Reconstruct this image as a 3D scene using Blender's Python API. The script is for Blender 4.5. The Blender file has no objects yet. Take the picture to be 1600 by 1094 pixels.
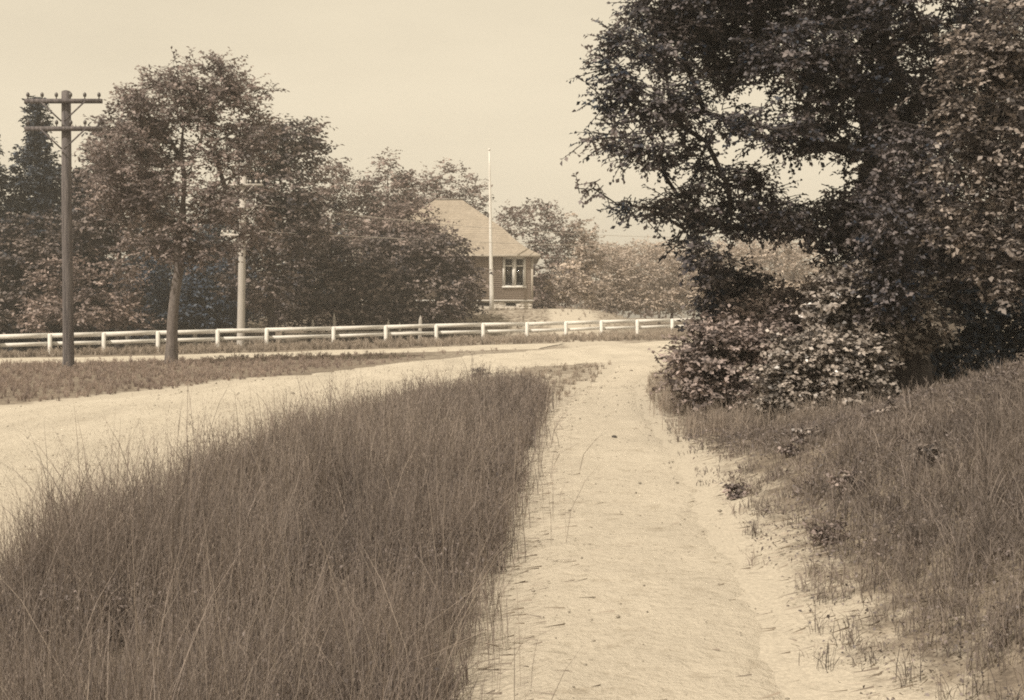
import bpy, math, random
import numpy as np
from mathutils import Vector

C = bpy.context.scene
COL = C.collection
F, CX, HY, CH = 1780.0, 800.0, 490.0, 1.6      # focal length, principal point and horizon in photograph pixels; camera height in m

# ------------------------------------------------------------------ camera, sky, sun, exposure
cam_d = bpy.data.cameras.new('camera')
cam = bpy.data.objects.new('camera', cam_d); COL.objects.link(cam)
cam.location = (0, 0, CH); cam.rotation_euler = (math.pi / 2, 0, 0)
cam_d.sensor_width = 36; cam_d.lens = 36 * F / 1600
cam_d.shift_y = -(547 - HY) / 1600
cam_d.clip_start = 0.1; cam_d.clip_end = 1500
C.camera = cam

SUN_EL, SUN_AZ = math.radians(52), math.atan2(-0.66, -0.75)   # azimuth clockwise from +Y
world = bpy.data.worlds.new('World'); C.world = world; world.use_nodes = True
wn, wl = world.node_tree.nodes, world.node_tree.links
wn.clear()
sky = wn.new('ShaderNodeTexSky'); sky.sky_type = 'NISHITA'; sky.sun_disc = False
sky.sun_elevation = SUN_EL; sky.sun_rotation = SUN_AZ
sky.air_density = 1.0; sky.dust_density = 5.0; sky.ozone_density = 1.0
bw = wn.new('ShaderNodeRGBToBW'); wl.new(sky.outputs[0], bw.inputs[0])
pw = wn.new('ShaderNodeMath'); pw.operation = 'POWER'; pw.inputs[1].default_value = 0.3; wl.new(bw.outputs[0], pw.inputs[0])
mu = wn.new('ShaderNodeVectorMath'); mu.operation = 'SCALE'; mu.inputs[0].default_value = (6.35, 5.54, 4.15)
tcw = wn.new('ShaderNodeTexCoord'); mpw = wn.new('ShaderNodeMapping'); mpw.inputs['Scale'].default_value = (1, 1, 3.5); wl.new(tcw.outputs['Generated'], mpw.inputs[0])
nzw = wn.new('ShaderNodeTexNoise'); nzw.inputs['Scale'].default_value = 2.2; nzw.inputs['Detail'].default_value = 6; nzw.inputs['Roughness'].default_value = .6; wl.new(mpw.outputs[0], nzw.inputs['Vector'])
mrw = wn.new('ShaderNodeMapRange'); mrw.inputs[1].default_value = .3; mrw.inputs[2].default_value = .7; mrw.inputs[3].default_value = .93; mrw.inputs[4].default_value = 1.05; wl.new(nzw.outputs['Fac'], mrw.inputs[0])
thin = wn.new('ShaderNodeMath'); thin.operation = 'MULTIPLY'; wl.new(pw.outputs[0], thin.inputs[0]); wl.new(mrw.outputs[0], thin.inputs[1])     # thin high cloud
wl.new(thin.outputs[0], mu.inputs['Scale'])
bg = wn.new('ShaderNodeBackground'); bg.inputs['Strength'].default_value = 0.1
wl.new(mu.outputs[0], bg.inputs['Color'])
wo = wn.new('ShaderNodeOutputWorld'); wl.new(bg.outputs[0], wo.inputs['Surface'])

sun_d = bpy.data.lights.new('sun', 'SUN'); sun_d.energy = 4.75; sun_d.angle = math.radians(0.8); sun_d.color = (1.0, 0.9, 0.76)
sun = bpy.data.objects.new('sun', sun_d); COL.objects.link(sun)
sdir = Vector((math.sin(SUN_AZ) * math.cos(SUN_EL), math.cos(SUN_AZ) * math.cos(SUN_EL), math.sin(SUN_EL)))
sun.rotation_euler = sdir.to_track_quat('Z', 'Y').to_euler()
sun.location = (-20, -10, 40)

C.view_settings.view_transform = 'Standard'; C.view_settings.look = 'None'
C.view_settings.exposure = 0.0; C.view_settings.gamma = 1.0; C.view_settings.use_curve_mapping = False
C.render.engine = 'CYCLES'
C.cycles.use_denoising = False
C.cycles.max_bounces = 6; C.cycles.diffuse_bounces = 3; C.cycles.transparent_max_bounces = 8; C.cycles.volume_bounces = 1
C.cycles.filter_width = 1.9

# ------------------------------------------------------------------ helpers
def smooth(a, b, x):
    t = np.clip((np.asarray(x, float) - a) / (b - a), 0, 1)
    return t * t * (3 - 2 * t)

def wob(x, y, s=1.0, k=0):
    x = np.asarray(x, float) * s + 3.1 * k; y = np.asarray(y, float) * s - 1.7 * k
    return (np.sin(1.3 * x + 2.1 * np.sin(.7 * y + k)) + np.sin(1.7 * y + 1.9 * np.sin(.9 * x + 2 * k)) + .6 * np.sin(3.1 * x - 2.3 * y + k) + .4 * np.sin(5.3 * y + 4.1 * x + 2 * np.sin(2.2 * x))) / 3.0

def zg(x, y):
    """height of the ground"""
    x = np.asarray(x, float); y = np.asarray(y, float)
    z = smooth(20, 55, y) * (.02 + .0185 * np.clip(x, -40, 30))
    dx = np.maximum(np.maximum(-13 - x, x - 1.8), 0) / 9.5
    dy = np.maximum(np.maximum(80.6 - y, y - 100), 0) / 9.0
    d = dx * dx + dy * dy
    z = z + 1.86 * (1 - smooth(0, 1, d))
    t = x - 1.75
    soft = np.where(t > 3, t, np.log1p(np.exp(np.clip(t * 3.0, -30, 30))) / 3.0)
    soft = 6.5 * np.tanh(soft / 6.5)
    z = z + .4 * soft * (1 - .85 * smooth(9.5, 15.5, y)) * (1 - smooth(20, 34, y))
    z = z + .03 * wob(x, y, .6, 1) * (1 - .7 * smooth(-.3, .2, x) * (1 - smooth(1.3, 1.9, x)))
    return z

def gp(px, py):
    """the ground point under a photograph pixel"""
    Y = 30.0
    for _ in range(60):
        X = (px - CX) / F * Y
        z = float(zg(X, Y))
        Y = .5 * Y + .5 * max(3.0, (CH - z) * F / max(py - HY, 3))
    return ((px - CX) / F * Y, Y)

def W(px, py, Y):
    return np.array([(px - CX) / F * Y, Y, CH + (HY - py) / F * Y])

def tag(o, label=None, cat=None, group=None, kind=None):
    if label: o['label'] = label
    if cat: o['category'] = cat
    if group: o['group'] = group
    if kind: o['kind'] = kind
    return o

def empty(name, loc, label, cat, group=None, rz=0):
    o = bpy.data.objects.new(name, None); COL.objects.link(o)
    o.location = loc; o.rotation_euler = (0, 0, rz); o.empty_display_size = .3
    return tag(o, label, cat, group)

def mesh_obj(name, V, faces, mat, parent=None, tint=None, smooth_shade=False, origin=None):
    """faces: list of int arrays (n,3)/(n,4).  V in world metres; origin is taken off when parented"""
    V = np.asarray(V, np.float64)
    if origin is not None: V = V - np.asarray(origin)
    me = bpy.data.meshes.new(name)
    faces = [np.asarray(f, np.int32) for f in faces if len(f)]
    nl = sum(f.size for f in faces); nf = sum(len(f) for f in faces)
    me.vertices.add(len(V)); me.loops.add(nl); me.polygons.add(nf)
    me.vertices.foreach_set('co', V.astype(np.float32).ravel())
    me.loops.foreach_set('vertex_index', np.concatenate([f.ravel() for f in faces]))
    tot = np.concatenate([np.full(len(f), f.shape[1], np.int32) for f in faces])
    me.polygons.foreach_set('loop_start', np.concatenate([[0], np.cumsum(tot)[:-1]]).astype(np.int32))
    me.update(calc_edges=True)
    if tint is not None:
        a = me.attributes.new('tint', 'FLOAT', 'POINT'); a.data.foreach_set('value', np.asarray(tint, np.float32))
    if smooth_shade:
        me.polygons.foreach_set('use_smooth', np.ones(nf, bool))
    me.materials.append(mat)
    o = bpy.data.objects.new(name, me); COL.objects.link(o)
    if parent is not None: o.parent = parent
    return o

class MB:
    """collects boxes and tubes for one mesh"""
    def __init__(s): s.V = []; s.Q = []; s.T = []; s.n = 0
    def add(s, V, Q=(), T=()):
        V = np.asarray(V, float)
        if len(Q): s.Q.append(np.asarray(Q) + s.n)
        if len(T): s.T.append(np.asarray(T) + s.n)
        s.V.append(V); s.n += len(V); return s
    def box(s, lo, hi):
        x0, y0, z0 = lo; x1, y1, z1 = hi
        V = [(x0,y0,z0),(x1,y0,z0),(x1,y1,z0),(x0,y1,z0),(x0,y0,z1),(x1,y0,z1),(x1,y1,z1),(x0,y1,z1)]
        return s.add(V, [(0,3,2,1),(4,5,6,7),(0,1,5,4),(1,2,6,5),(2,3,7,6),(3,0,4,7)])
    def bar(s, a, b, w, h, up=(0, 0, 1)):
        a = np.array(a, float); b = np.array(b, float); d = b - a; d /= np.linalg.norm(d)
        u = np.cross(d, np.array(up, float)); u /= np.linalg.norm(u); v = np.cross(u, d)
        V = [p + i * u * w / 2 + j * v * h / 2 for p in (a, b) for i, j in ((-1,-1),(1,-1),(1,1),(-1,1))]
        return s.add(V, [(0,1,2,3),(7,6,5,4),(0,4,5,1),(1,5,6,2),(2,6,7,3),(3,7,4,0)])
    def tube(s, P, R, k=8, cap=True):
        P = np.asarray(P, float); R = np.asarray(R, float); n = len(P)
        T = np.gradient(P, axis=0); T /= np.linalg.norm(T, axis=1)[:, None] + 1e-9
        ref = np.array([1., 0, 0]) if abs(T[0][0]) < .8 else np.array([0, 1., 0])
        U = np.cross(T, ref); U /= np.linalg.norm(U, axis=1)[:, None] + 1e-9
        Vv = np.cross(T, U)
        a = np.linspace(0, 2 * np.pi, k, endpoint=False)
        V = P[:, None, :] + R[:, None, None] * (np.cos(a)[None, :, None] * U[:, None, :] + np.sin(a)[None, :, None] * Vv[:, None, :])
        i, j = np.meshgrid(np.arange(n - 1), np.arange(k), indexing='ij')
        q = np.stack([i * k + j, i * k + (j + 1) % k, (i + 1) * k + (j + 1) % k, (i + 1) * k + j], -1).reshape(-1, 4)
        V = V.reshape(-1, 3); T_ = []
        if cap:
            V = np.vstack([V, P[-1] + T[-1] * R[-1] * .3, P[0]])
            T_ = [((n - 1) * k + m, (n - 1) * k + (m + 1) % k, n * k) for m in range(k)] + [((m + 1) % k, m, n * k + 1) for m in range(k)]
        return s.add(V, q, T_)
    def build(s, name, mat, parent=None, sm=False, origin=None):
        f = []
        if s.Q: f.append(np.concatenate(s.Q))
        if s.T: f.append(np.concatenate(s.T))
        return mesh_obj(name, np.concatenate(s.V), f, mat, parent, smooth_shade=sm, origin=origin)

# ------------------------------------------------------------------ materials
def nt(name):
    m = bpy.data.materials.new(name); m.use_nodes = True
    n = m.node_tree.nodes; l = m.node_tree.links
    return m, n, l, n['Principled BSDF']

def ramp(n, l, fac, stops):
    r = n.new('ShaderNodeValToRGB'); l.new(fac, r.inputs[0])
    e = r.color_ramp.elements
    while len(e) < len(stops): e.new(.5)
    for el, (p, c) in zip(e, stops): el.position = p; el.color = (*c, 1)
    return r

def mixc(n, l, fac, a, b, mode='MIX'):
    m = n.new('ShaderNodeMix'); m.data_type = 'RGBA'; m.blend_type = mode
    for sock, v in ((m.inputs[0], fac), (m.inputs[6], a), (m.inputs[7], b)):
        if isinstance(v, (int, float)): sock.default_value = v
        elif isinstance(v, tuple): sock.default_value = (*v, 1)
        else: l.new(v, sock)
    return m.outputs[2]

def noise(n, l, scale, detail=4, rough=.6, vec=None):
    t = n.new('ShaderNodeTexNoise'); t.inputs['Scale'].default_value = scale; t.inputs['Detail'].default_value = detail; t.inputs['Roughness'].default_value = rough
    if vec is None:
        tc = n.new('ShaderNodeNewGeometry'); vec = tc.outputs['Position']
    l.new(vec, t.inputs['Vector']); return t.outputs['Fac']

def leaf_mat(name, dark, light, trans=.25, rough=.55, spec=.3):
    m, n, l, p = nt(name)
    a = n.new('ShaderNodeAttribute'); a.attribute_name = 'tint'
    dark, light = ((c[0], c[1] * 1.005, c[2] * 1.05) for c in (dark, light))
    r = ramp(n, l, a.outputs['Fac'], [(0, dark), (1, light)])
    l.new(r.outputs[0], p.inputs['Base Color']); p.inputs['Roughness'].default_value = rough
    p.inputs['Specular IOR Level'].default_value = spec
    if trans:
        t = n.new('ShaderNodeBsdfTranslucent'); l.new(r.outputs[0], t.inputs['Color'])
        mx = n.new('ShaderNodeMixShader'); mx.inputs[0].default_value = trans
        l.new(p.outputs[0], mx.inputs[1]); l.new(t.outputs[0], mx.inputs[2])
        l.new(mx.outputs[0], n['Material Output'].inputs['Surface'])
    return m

def rough_mat(name, c0, c1, scale=6, rough=.8, bump=.3, stretch=None, spec=.2, bscale=None):
    m, n, l, p = nt(name)
    tc = n.new('ShaderNodeNewGeometry'); vec = tc.outputs['Position']
    if stretch:
        mp = n.new('ShaderNodeMapping'); mp.inputs['Scale'].default_value = stretch; l.new(vec, mp.inputs[0]); vec = mp.outputs[0]
    f = noise(n, l, scale, 6, .65, vec)
    r = ramp(n, l, f, [(.3, c0), (.7, c1)])
    l.new(r.outputs[0], p.inputs['Base Color']); p.inputs['Roughness'].default_value = rough; p.inputs['Specular IOR Level'].default_value = spec
    if bump:
        b = n.new('ShaderNodeBump'); b.inputs['Strength'].default_value = bump; b.inputs['Distance'].default_value = .03
        l.new(noise(n, l, bscale or scale * 3, 5, .7, vec), b.inputs['Height']); l.new(b.outputs[0], p.inputs['Normal'])
    return m

M = {}
M['bark'] = rough_mat('bark', (.085, .072, .068), (.2, .175, .165), 9, .9, .8, (1, 1, .25))
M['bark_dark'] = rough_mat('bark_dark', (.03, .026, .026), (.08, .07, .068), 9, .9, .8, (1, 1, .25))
M['bark_pale'] = rough_mat('bark_pale', (.22, .2, .19), (.36, .33, .31), 9, .9, .6, (1, 1, .25))
M['pole_dark'] = rough_mat('weathered_pole', (.04, .036, .04), (.19, .17, .17), 16, .85, .9, (1, 1, .06))
M['pole_pale'] = rough_mat('pale_pole', (.34, .32, .3), (.5, .47, .44), 12, .85, .4, (1, 1, .08))
M['white'] = rough_mat('white_paint', (.6, .58, .55), (.74, .72, .68), 5, .6, .15)
M['old_wood'] = rough_mat('old_wood', (.25, .23, .21), (.45, .42, .38), 10, .9, .4, (1, 1, .15))
M['wire'] = rough_mat('wire', (.5, .47, .43), (.58, .54, .5), 4, .5, 0)
M['ceramic'] = rough_mat('insulator_ceramic', (.5, .48, .45), (.65, .62, .58), 5, .25, 0, None, .5)
M['pin'] = rough_mat('dark_ceramic', (.06, .055, .055), (.1, .09, .09), 5, .35, 0, None, .5)
M['dark'] = rough_mat('dark_interior', (.03, .027, .027), (.05, .045, .045), 3, .9, 0)
M['reflection_cream'] = rough_mat('pane_reflection', (.5, .46, .4), (.56, .52, .45), 20, .8, 0)  # cream colour stands in for sky brightness in the panes
M['stone'] = rough_mat('foundation_stone', (.38, .345, .3), (.62, .57, .5), 3, .9, .5)
M['mortar'] = rough_mat('mortar', (.4, .37, .33), (.5, .46, .41), 8, .95, .3)
M['grit'] = rough_mat('road_grit', (.14, .125, .105), (.36, .32, .27), 9, .9, .2)
M['pebble'] = rough_mat('dark_pebble', (.035, .03, .03), (.11, .1, .09), 30, .8, .5)
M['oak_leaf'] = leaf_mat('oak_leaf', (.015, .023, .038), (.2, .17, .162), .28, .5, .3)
M['shade_leaf'] = leaf_mat('shade_darkened_leaf', (.015, .026, .044), (.065, .085, .115), .12)  # leaf colour darkened to hold the shade under the canopy
M['street_leaf'] = leaf_mat('street_tree_leaf', (.1, .082, .078), (.42, .345, .31), .42)
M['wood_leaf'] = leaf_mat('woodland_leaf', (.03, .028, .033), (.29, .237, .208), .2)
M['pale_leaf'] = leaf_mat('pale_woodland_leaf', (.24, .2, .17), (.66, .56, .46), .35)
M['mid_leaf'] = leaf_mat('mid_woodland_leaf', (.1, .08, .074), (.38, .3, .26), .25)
M['bush_leaf'] = leaf_mat('glossy_bush_leaf', (.07, .063, .058), (.5, .437, .38), .18, .35, .5)
M['ragged_leaf'] = leaf_mat('ragged_bush_leaf', (.1, .083, .078), (.46, .375, .335), .25)
M['edge_leaf'] = leaf_mat('light_leaf', (.06, .052, .05), (.42, .36, .315), .3, .45, .4)
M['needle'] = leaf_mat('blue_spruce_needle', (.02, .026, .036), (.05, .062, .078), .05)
M['needle_far'] = M['needle']
M['grass_dark'] = leaf_mat('tall_grass', (.1, .085, .078), (.35, .293, .25), .35, .6, .15)
M['grass_low'] = leaf_mat('low_grass', (.06, .05, .048), (.24, .2, .175), .25, .7, .1)
M['grass_seed'] = leaf_mat('seed_grass', (.2, .17, .145), (.46, .39, .325), .4, .6, .1)
M['grass_verge'] = leaf_mat('verge_grass', (.2, .158, .14), (.42, .34, .28), .3, .6, .15)
M['grass_dry'] = leaf_mat('dry_grass', (.23, .195, .16), (.44, .375, .305), .3, .7, .1)
M['grass_bank'] = leaf_mat('bank_grass', (.09, .077, .07), (.3, .252, .215), .3, .6, .15)
M['bank_leaf'] = leaf_mat('bank_leaf', (.07, .06, .058), (.26, .215, .195), .15)
M['straw'] = leaf_mat('straw_litter', (.16, .135, .112), (.42, .36, .29), .1, .8, .1)

def ground_mat():
    m, n, l, p = nt('turf_soil')
    f1 = noise(n, l, .35, 5, .6); f2 = noise(n, l, 5, 6, .7); f3 = noise(n, l, 45, 4, .7)
    a = ramp(n, l, f2, [(.3, (.12, .1, .085)), (.55, (.22, .185, .15)), (.75, (.36, .31, .25))])
    b = ramp(n, l, f3, [(.3, (.55, .55, .55)), (.7, (1.15, 1.15, 1.15))])
    c = mixc(n, l, .7, a.outputs[0], b.outputs[0], 'MULTIPLY')
    d = ramp(n, l, f1, [(.35, (.75, .74, .74)), (.65, (1.1, 1.1, 1.08))])
    turf = mixc(n, l, .8, c, d.outputs[0], 'MULTIPLY')
    at = n.new('ShaderNodeAttribute'); at.attribute_name = 'tint'                       # how sandy the soil is near the path
    f4 = noise(n, l, 3.2, 7, .72)
    m1 = n.new('ShaderNodeMath'); m1.operation = 'MULTIPLY_ADD'; l.new(f4, m1.inputs[0]); m1.inputs[1].default_value = 2.2; m1.inputs[2].default_value = -1.2
    m2 = n.new('ShaderNodeMath'); m2.operation = 'MULTIPLY_ADD'; l.new(at.outputs['Fac'], m2.inputs[0]); m2.inputs[1].default_value = 1.25; l.new(m1.outputs[0], m2.inputs[2])
    m3 = n.new('ShaderNodeMapRange'); m3.interpolation_type = 'SMOOTHSTEP'; m3.inputs[1].default_value = .1; m3.inputs[2].default_value = .8; l.new(m2.outputs[0], m3.inputs[0])
    sandc = mixc(n, l, .6, (.43, .386, .322), b.outputs[0], 'MULTIPLY')
    l.new(mixc(n, l, m3.outputs[0], turf, sandc), p.inputs['Base Color'])
    p.inputs['Roughness'].default_value = .95; p.inputs['Specular IOR Level'].default_value = .1
    bp = n.new('ShaderNodeBump'); bp.inputs['Strength'].default_value = .6; bp.inputs['Distance'].default_value = .05
    l.new(f2, bp.inputs['Height']); l.new(bp.outputs[0], p.inputs['Normal'])
    return m

def sand_mat(name, lo, mid, hi, streak):
    m, n, l, p = nt(name)
    g = n.new('ShaderNodeNewGeometry')
    mp = n.new('ShaderNodeMapping'); mp.inputs['Rotation'].default_value = (0, 0, streak[0]); mp.inputs['Scale'].default_value = streak[1]; l.new(g.outputs['Position'], mp.inputs[0])
    f1 = noise(n, l, .9, 6, .62, mp.outputs[0]); f2 = noise(n, l, 14, 6, .7); f3 = noise(n, l, 90, 3, .6); f4 = noise(n, l, 2.6, 7, .75)
    a = ramp(n, l, f1, [(.28, lo), (.5, mid), (.75, hi)])
    b = ramp(n, l, f2, [(.28, (.72, .7, .67)), (.46, (1, 1, 1)), (.8, (1.06, 1.06, 1.06))])
    c = mixc(n, l, .85, a.outputs[0], b.outputs[0], 'MULTIPLY')
    d = ramp(n, l, f4, [(.3, (.66, .63, .59)), (.44, (1, 1, 1))])
    e = mixc(n, l, .8, c, d.outputs[0], 'MULTIPLY')
    l.new(e, p.inputs['Base Color'])
    p.inputs['Roughness'].default_value = .95; p.inputs['Specular IOR Level'].default_value = .08
    bp = n.new('ShaderNodeBump'); bp.inputs['Strength'].default_value = .9; bp.inputs['Distance'].default_value = .04
    ad = n.new('ShaderNodeMath'); ad.operation = 'ADD'; l.new(f2, ad.inputs[0]); l.new(f4, ad.inputs[1])
    l.new(ad.outputs[0], bp.inputs['Height']); l.new(bp.outputs[0], p.inputs['Normal'])
    return m
M['ground'] = ground_mat()
M['road'] = sand_mat('sandy_road', (.38, .342, .286), (.46, .416, .348), (.52, .473, .4), (-.45, (1, .22, 1)))
M['path'] = sand_mat('sandy_path', (.4, .359, .3), (.45, .404, .337), (.5, .45, .377), (.05, (1, .5, 1)))

# ------------------------------------------------------------------ the ground, roads and path
def axis(a, b, mid0, mid1, step, grow):
    r = list(np.arange(mid0, mid1, step)); s = step; x = r[-1]
    while x < b: s *= grow; x += s; r.append(min(x, b))
    s = step; x = r[0]; left = []
    while x > a: s *= grow; x -= s; left.append(max(x, a))
    return np.array(left[::-1] + r)
gx = axis(-200, 200, -13, 11, .25, 1.09); gy = axis(-25, 260, 1, 40, .3, 1.035)
GX, GY = np.meshgrid(gx, gy, indexing='ij')
V = np.stack([GX, GY, zg(GX, GY)], -1).reshape(-1, 3)
ny = len(gy)
i, j = np.meshgrid(np.arange(len(gx) - 1), np.arange(ny - 1), indexing='ij')
q = np.stack([i * ny + j, (i + 1) * ny + j, (i + 1) * ny + j + 1, i * ny + j + 1], -1).reshape(-1, 4)
road_up = [(-30, -2), (-22, 10), (-14, 17)] + [gp(*p) for p in ((60, 632), (300, 604), (500, 580), (640, 563), (760, 552), (850, 545), (950, 537), (1060, 529.5))] + [(17, 74), (30, 80)]
road_lo = [(-6.5, -3), (-3.6, 2.5), (-2.95, 6.3), (-3.05, 8.2), (-2.95, 12.2), (-2.55, 16), (-1.5, 22), (-.3, 27.5)] + [gp(*p) for p in ((850, 575), (1000, 567), (1060, 562))] + [(14, 47), (32, 58)]
path_l = [(-.3, 1.2), (-.12, 5), (-.04, 7), (.1, 10), (.23, 13.6), (.5, 17.8), (1.15, 22), (1.75, 25.9), (2.5, 29.5), (3.0, 34.5)]
path_r = [(1.15, 1.2), (1.3, 5), (1.48, 7), (1.75, 10.5), (2.02, 14), (2.2, 17.8), (2.5, 22), (2.95, 25.9), (3.75, 29.5), (4.9, 36)]
def sandy(x, y):
    a = np.array(path_l); b = np.array(path_r)
    dl = np.interp(y, a[:, 1], a[:, 0]) - x; dr = x - np.interp(y, b[:, 1], b[:, 0])
    d = np.maximum(np.maximum(dl * 1.8, dr), 0)
    lt = np.maximum(dr, 0)
    rl = np.array(road_lo[:9]); ru = np.array(road_up[:9]); e = np.maximum(x - np.interp(y, rl[:, 1], rl[:, 0]), 0)
    return np.maximum(np.clip(np.exp(-d / .42), 0, 1), 1.1 * np.exp(-e / .55) * (y < 30) * np.exp(-np.maximum(np.interp(y, ru[:, 1], ru[:, 0]) - x, 0) / .4)) + .35 * smooth(16, 26, y) * (1 - smooth(4, 9, np.abs(x - 2.5)))
tag(mesh_obj('ground', V, [q], M['ground'], smooth_shade=True, tint=sandy(V[:, 0], V[:, 1])), kind='structure')

def strip(name, left, right, mat, n=160, k=24, lift=.022, rag=.12, seed=0, relief=0.):
    """a sheet between two world polylines that follows the ground"""
    def res(P):
        P = np.array(P, float); s = np.concatenate([[0], np.cumsum(np.linalg.norm(np.diff(P, axis=0), axis=1))]); t = np.linspace(0, s[-1], n)
        Q = np.stack([np.interp(t, s, P[:, 0]), np.interp(t, s, P[:, 1])], 1)
        ker = np.ones(9) / 9
        Qp = np.pad(Q, ((4, 4), (0, 0)), 'edge')
        return np.stack([np.convolve(Qp[:, c], ker, 'valid') for c in range(2)], 1)
    L, R = res(left), res(right)
    d = R - L; d /= np.linalg.norm(d, axis=1)[:, None] + 1e-9
    rg_ = np.random.default_rng(seed); jit = lambda: np.convolve(rg_.normal(size=n + 4), np.ones(5) / 5, 'valid') * rag * 1.1 + rg_.normal(size=n) * rag * .25
    L = L + d * (rag * wob(L[:, 0], L[:, 1], 2.3, seed) + jit())[:, None]; R = R + d * (rag * wob(R[:, 0], R[:, 1], 2.1, seed + 3) + jit())[:, None]
    t = np.linspace(0, 1, k)
    P = L[:, None, :] * (1 - t)[None, :, None] + R[:, None, :] * t[None, :, None]
    ed = np.minimum(t, 1 - t); lf = -.025 + (lift + .025) * smooth(0, .16, ed)[None, :] * np.ones(P.shape[:2]) + smooth(.08, .25, ed)[None, :] * (relief * (.5 + .5 * np.clip(wob(P[..., 0], P[..., 1], 5.5, 2) * .6 + wob(P[..., 0], P[..., 1], 14, 4) * .5, -1, 1)))
    V = np.concatenate([P, (zg(P[..., 0], P[..., 1]) + lf)[..., None]], -1).reshape(-1, 3)
    i, j = np.meshgrid(np.arange(n - 1), np.arange(k - 1), indexing='ij')
    q = np.stack([i * k + j, i * k + j + 1, (i + 1) * k + j + 1, (i + 1) * k + j], -1).reshape(-1, 4)
    return tag(mesh_obj(name, V, [q], mat, smooth_shade=True), kind='structure')

strip('road', road_up, road_lo, M['road'], 320, 60, .02, .25, 1, .025)
lane_up = [(-38, 38), ] + [gp(*p) for p in ((60, 558.5), (300, 554), (600, 545), (800, 538), (900, 535))]
lane_lo = [(-36, 30)] + [gp(*p) for p in ((60, 568.5), (300, 563), (500, 556), (700, 549.5), (850, 546))]
strip('lane', lane_up, lane_lo, M['road'], 120, 14, .026, .2, 4)
strip('footpath', path_l, path_r, M['path'], 460, 34, .014, .05, 7, .03)

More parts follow.
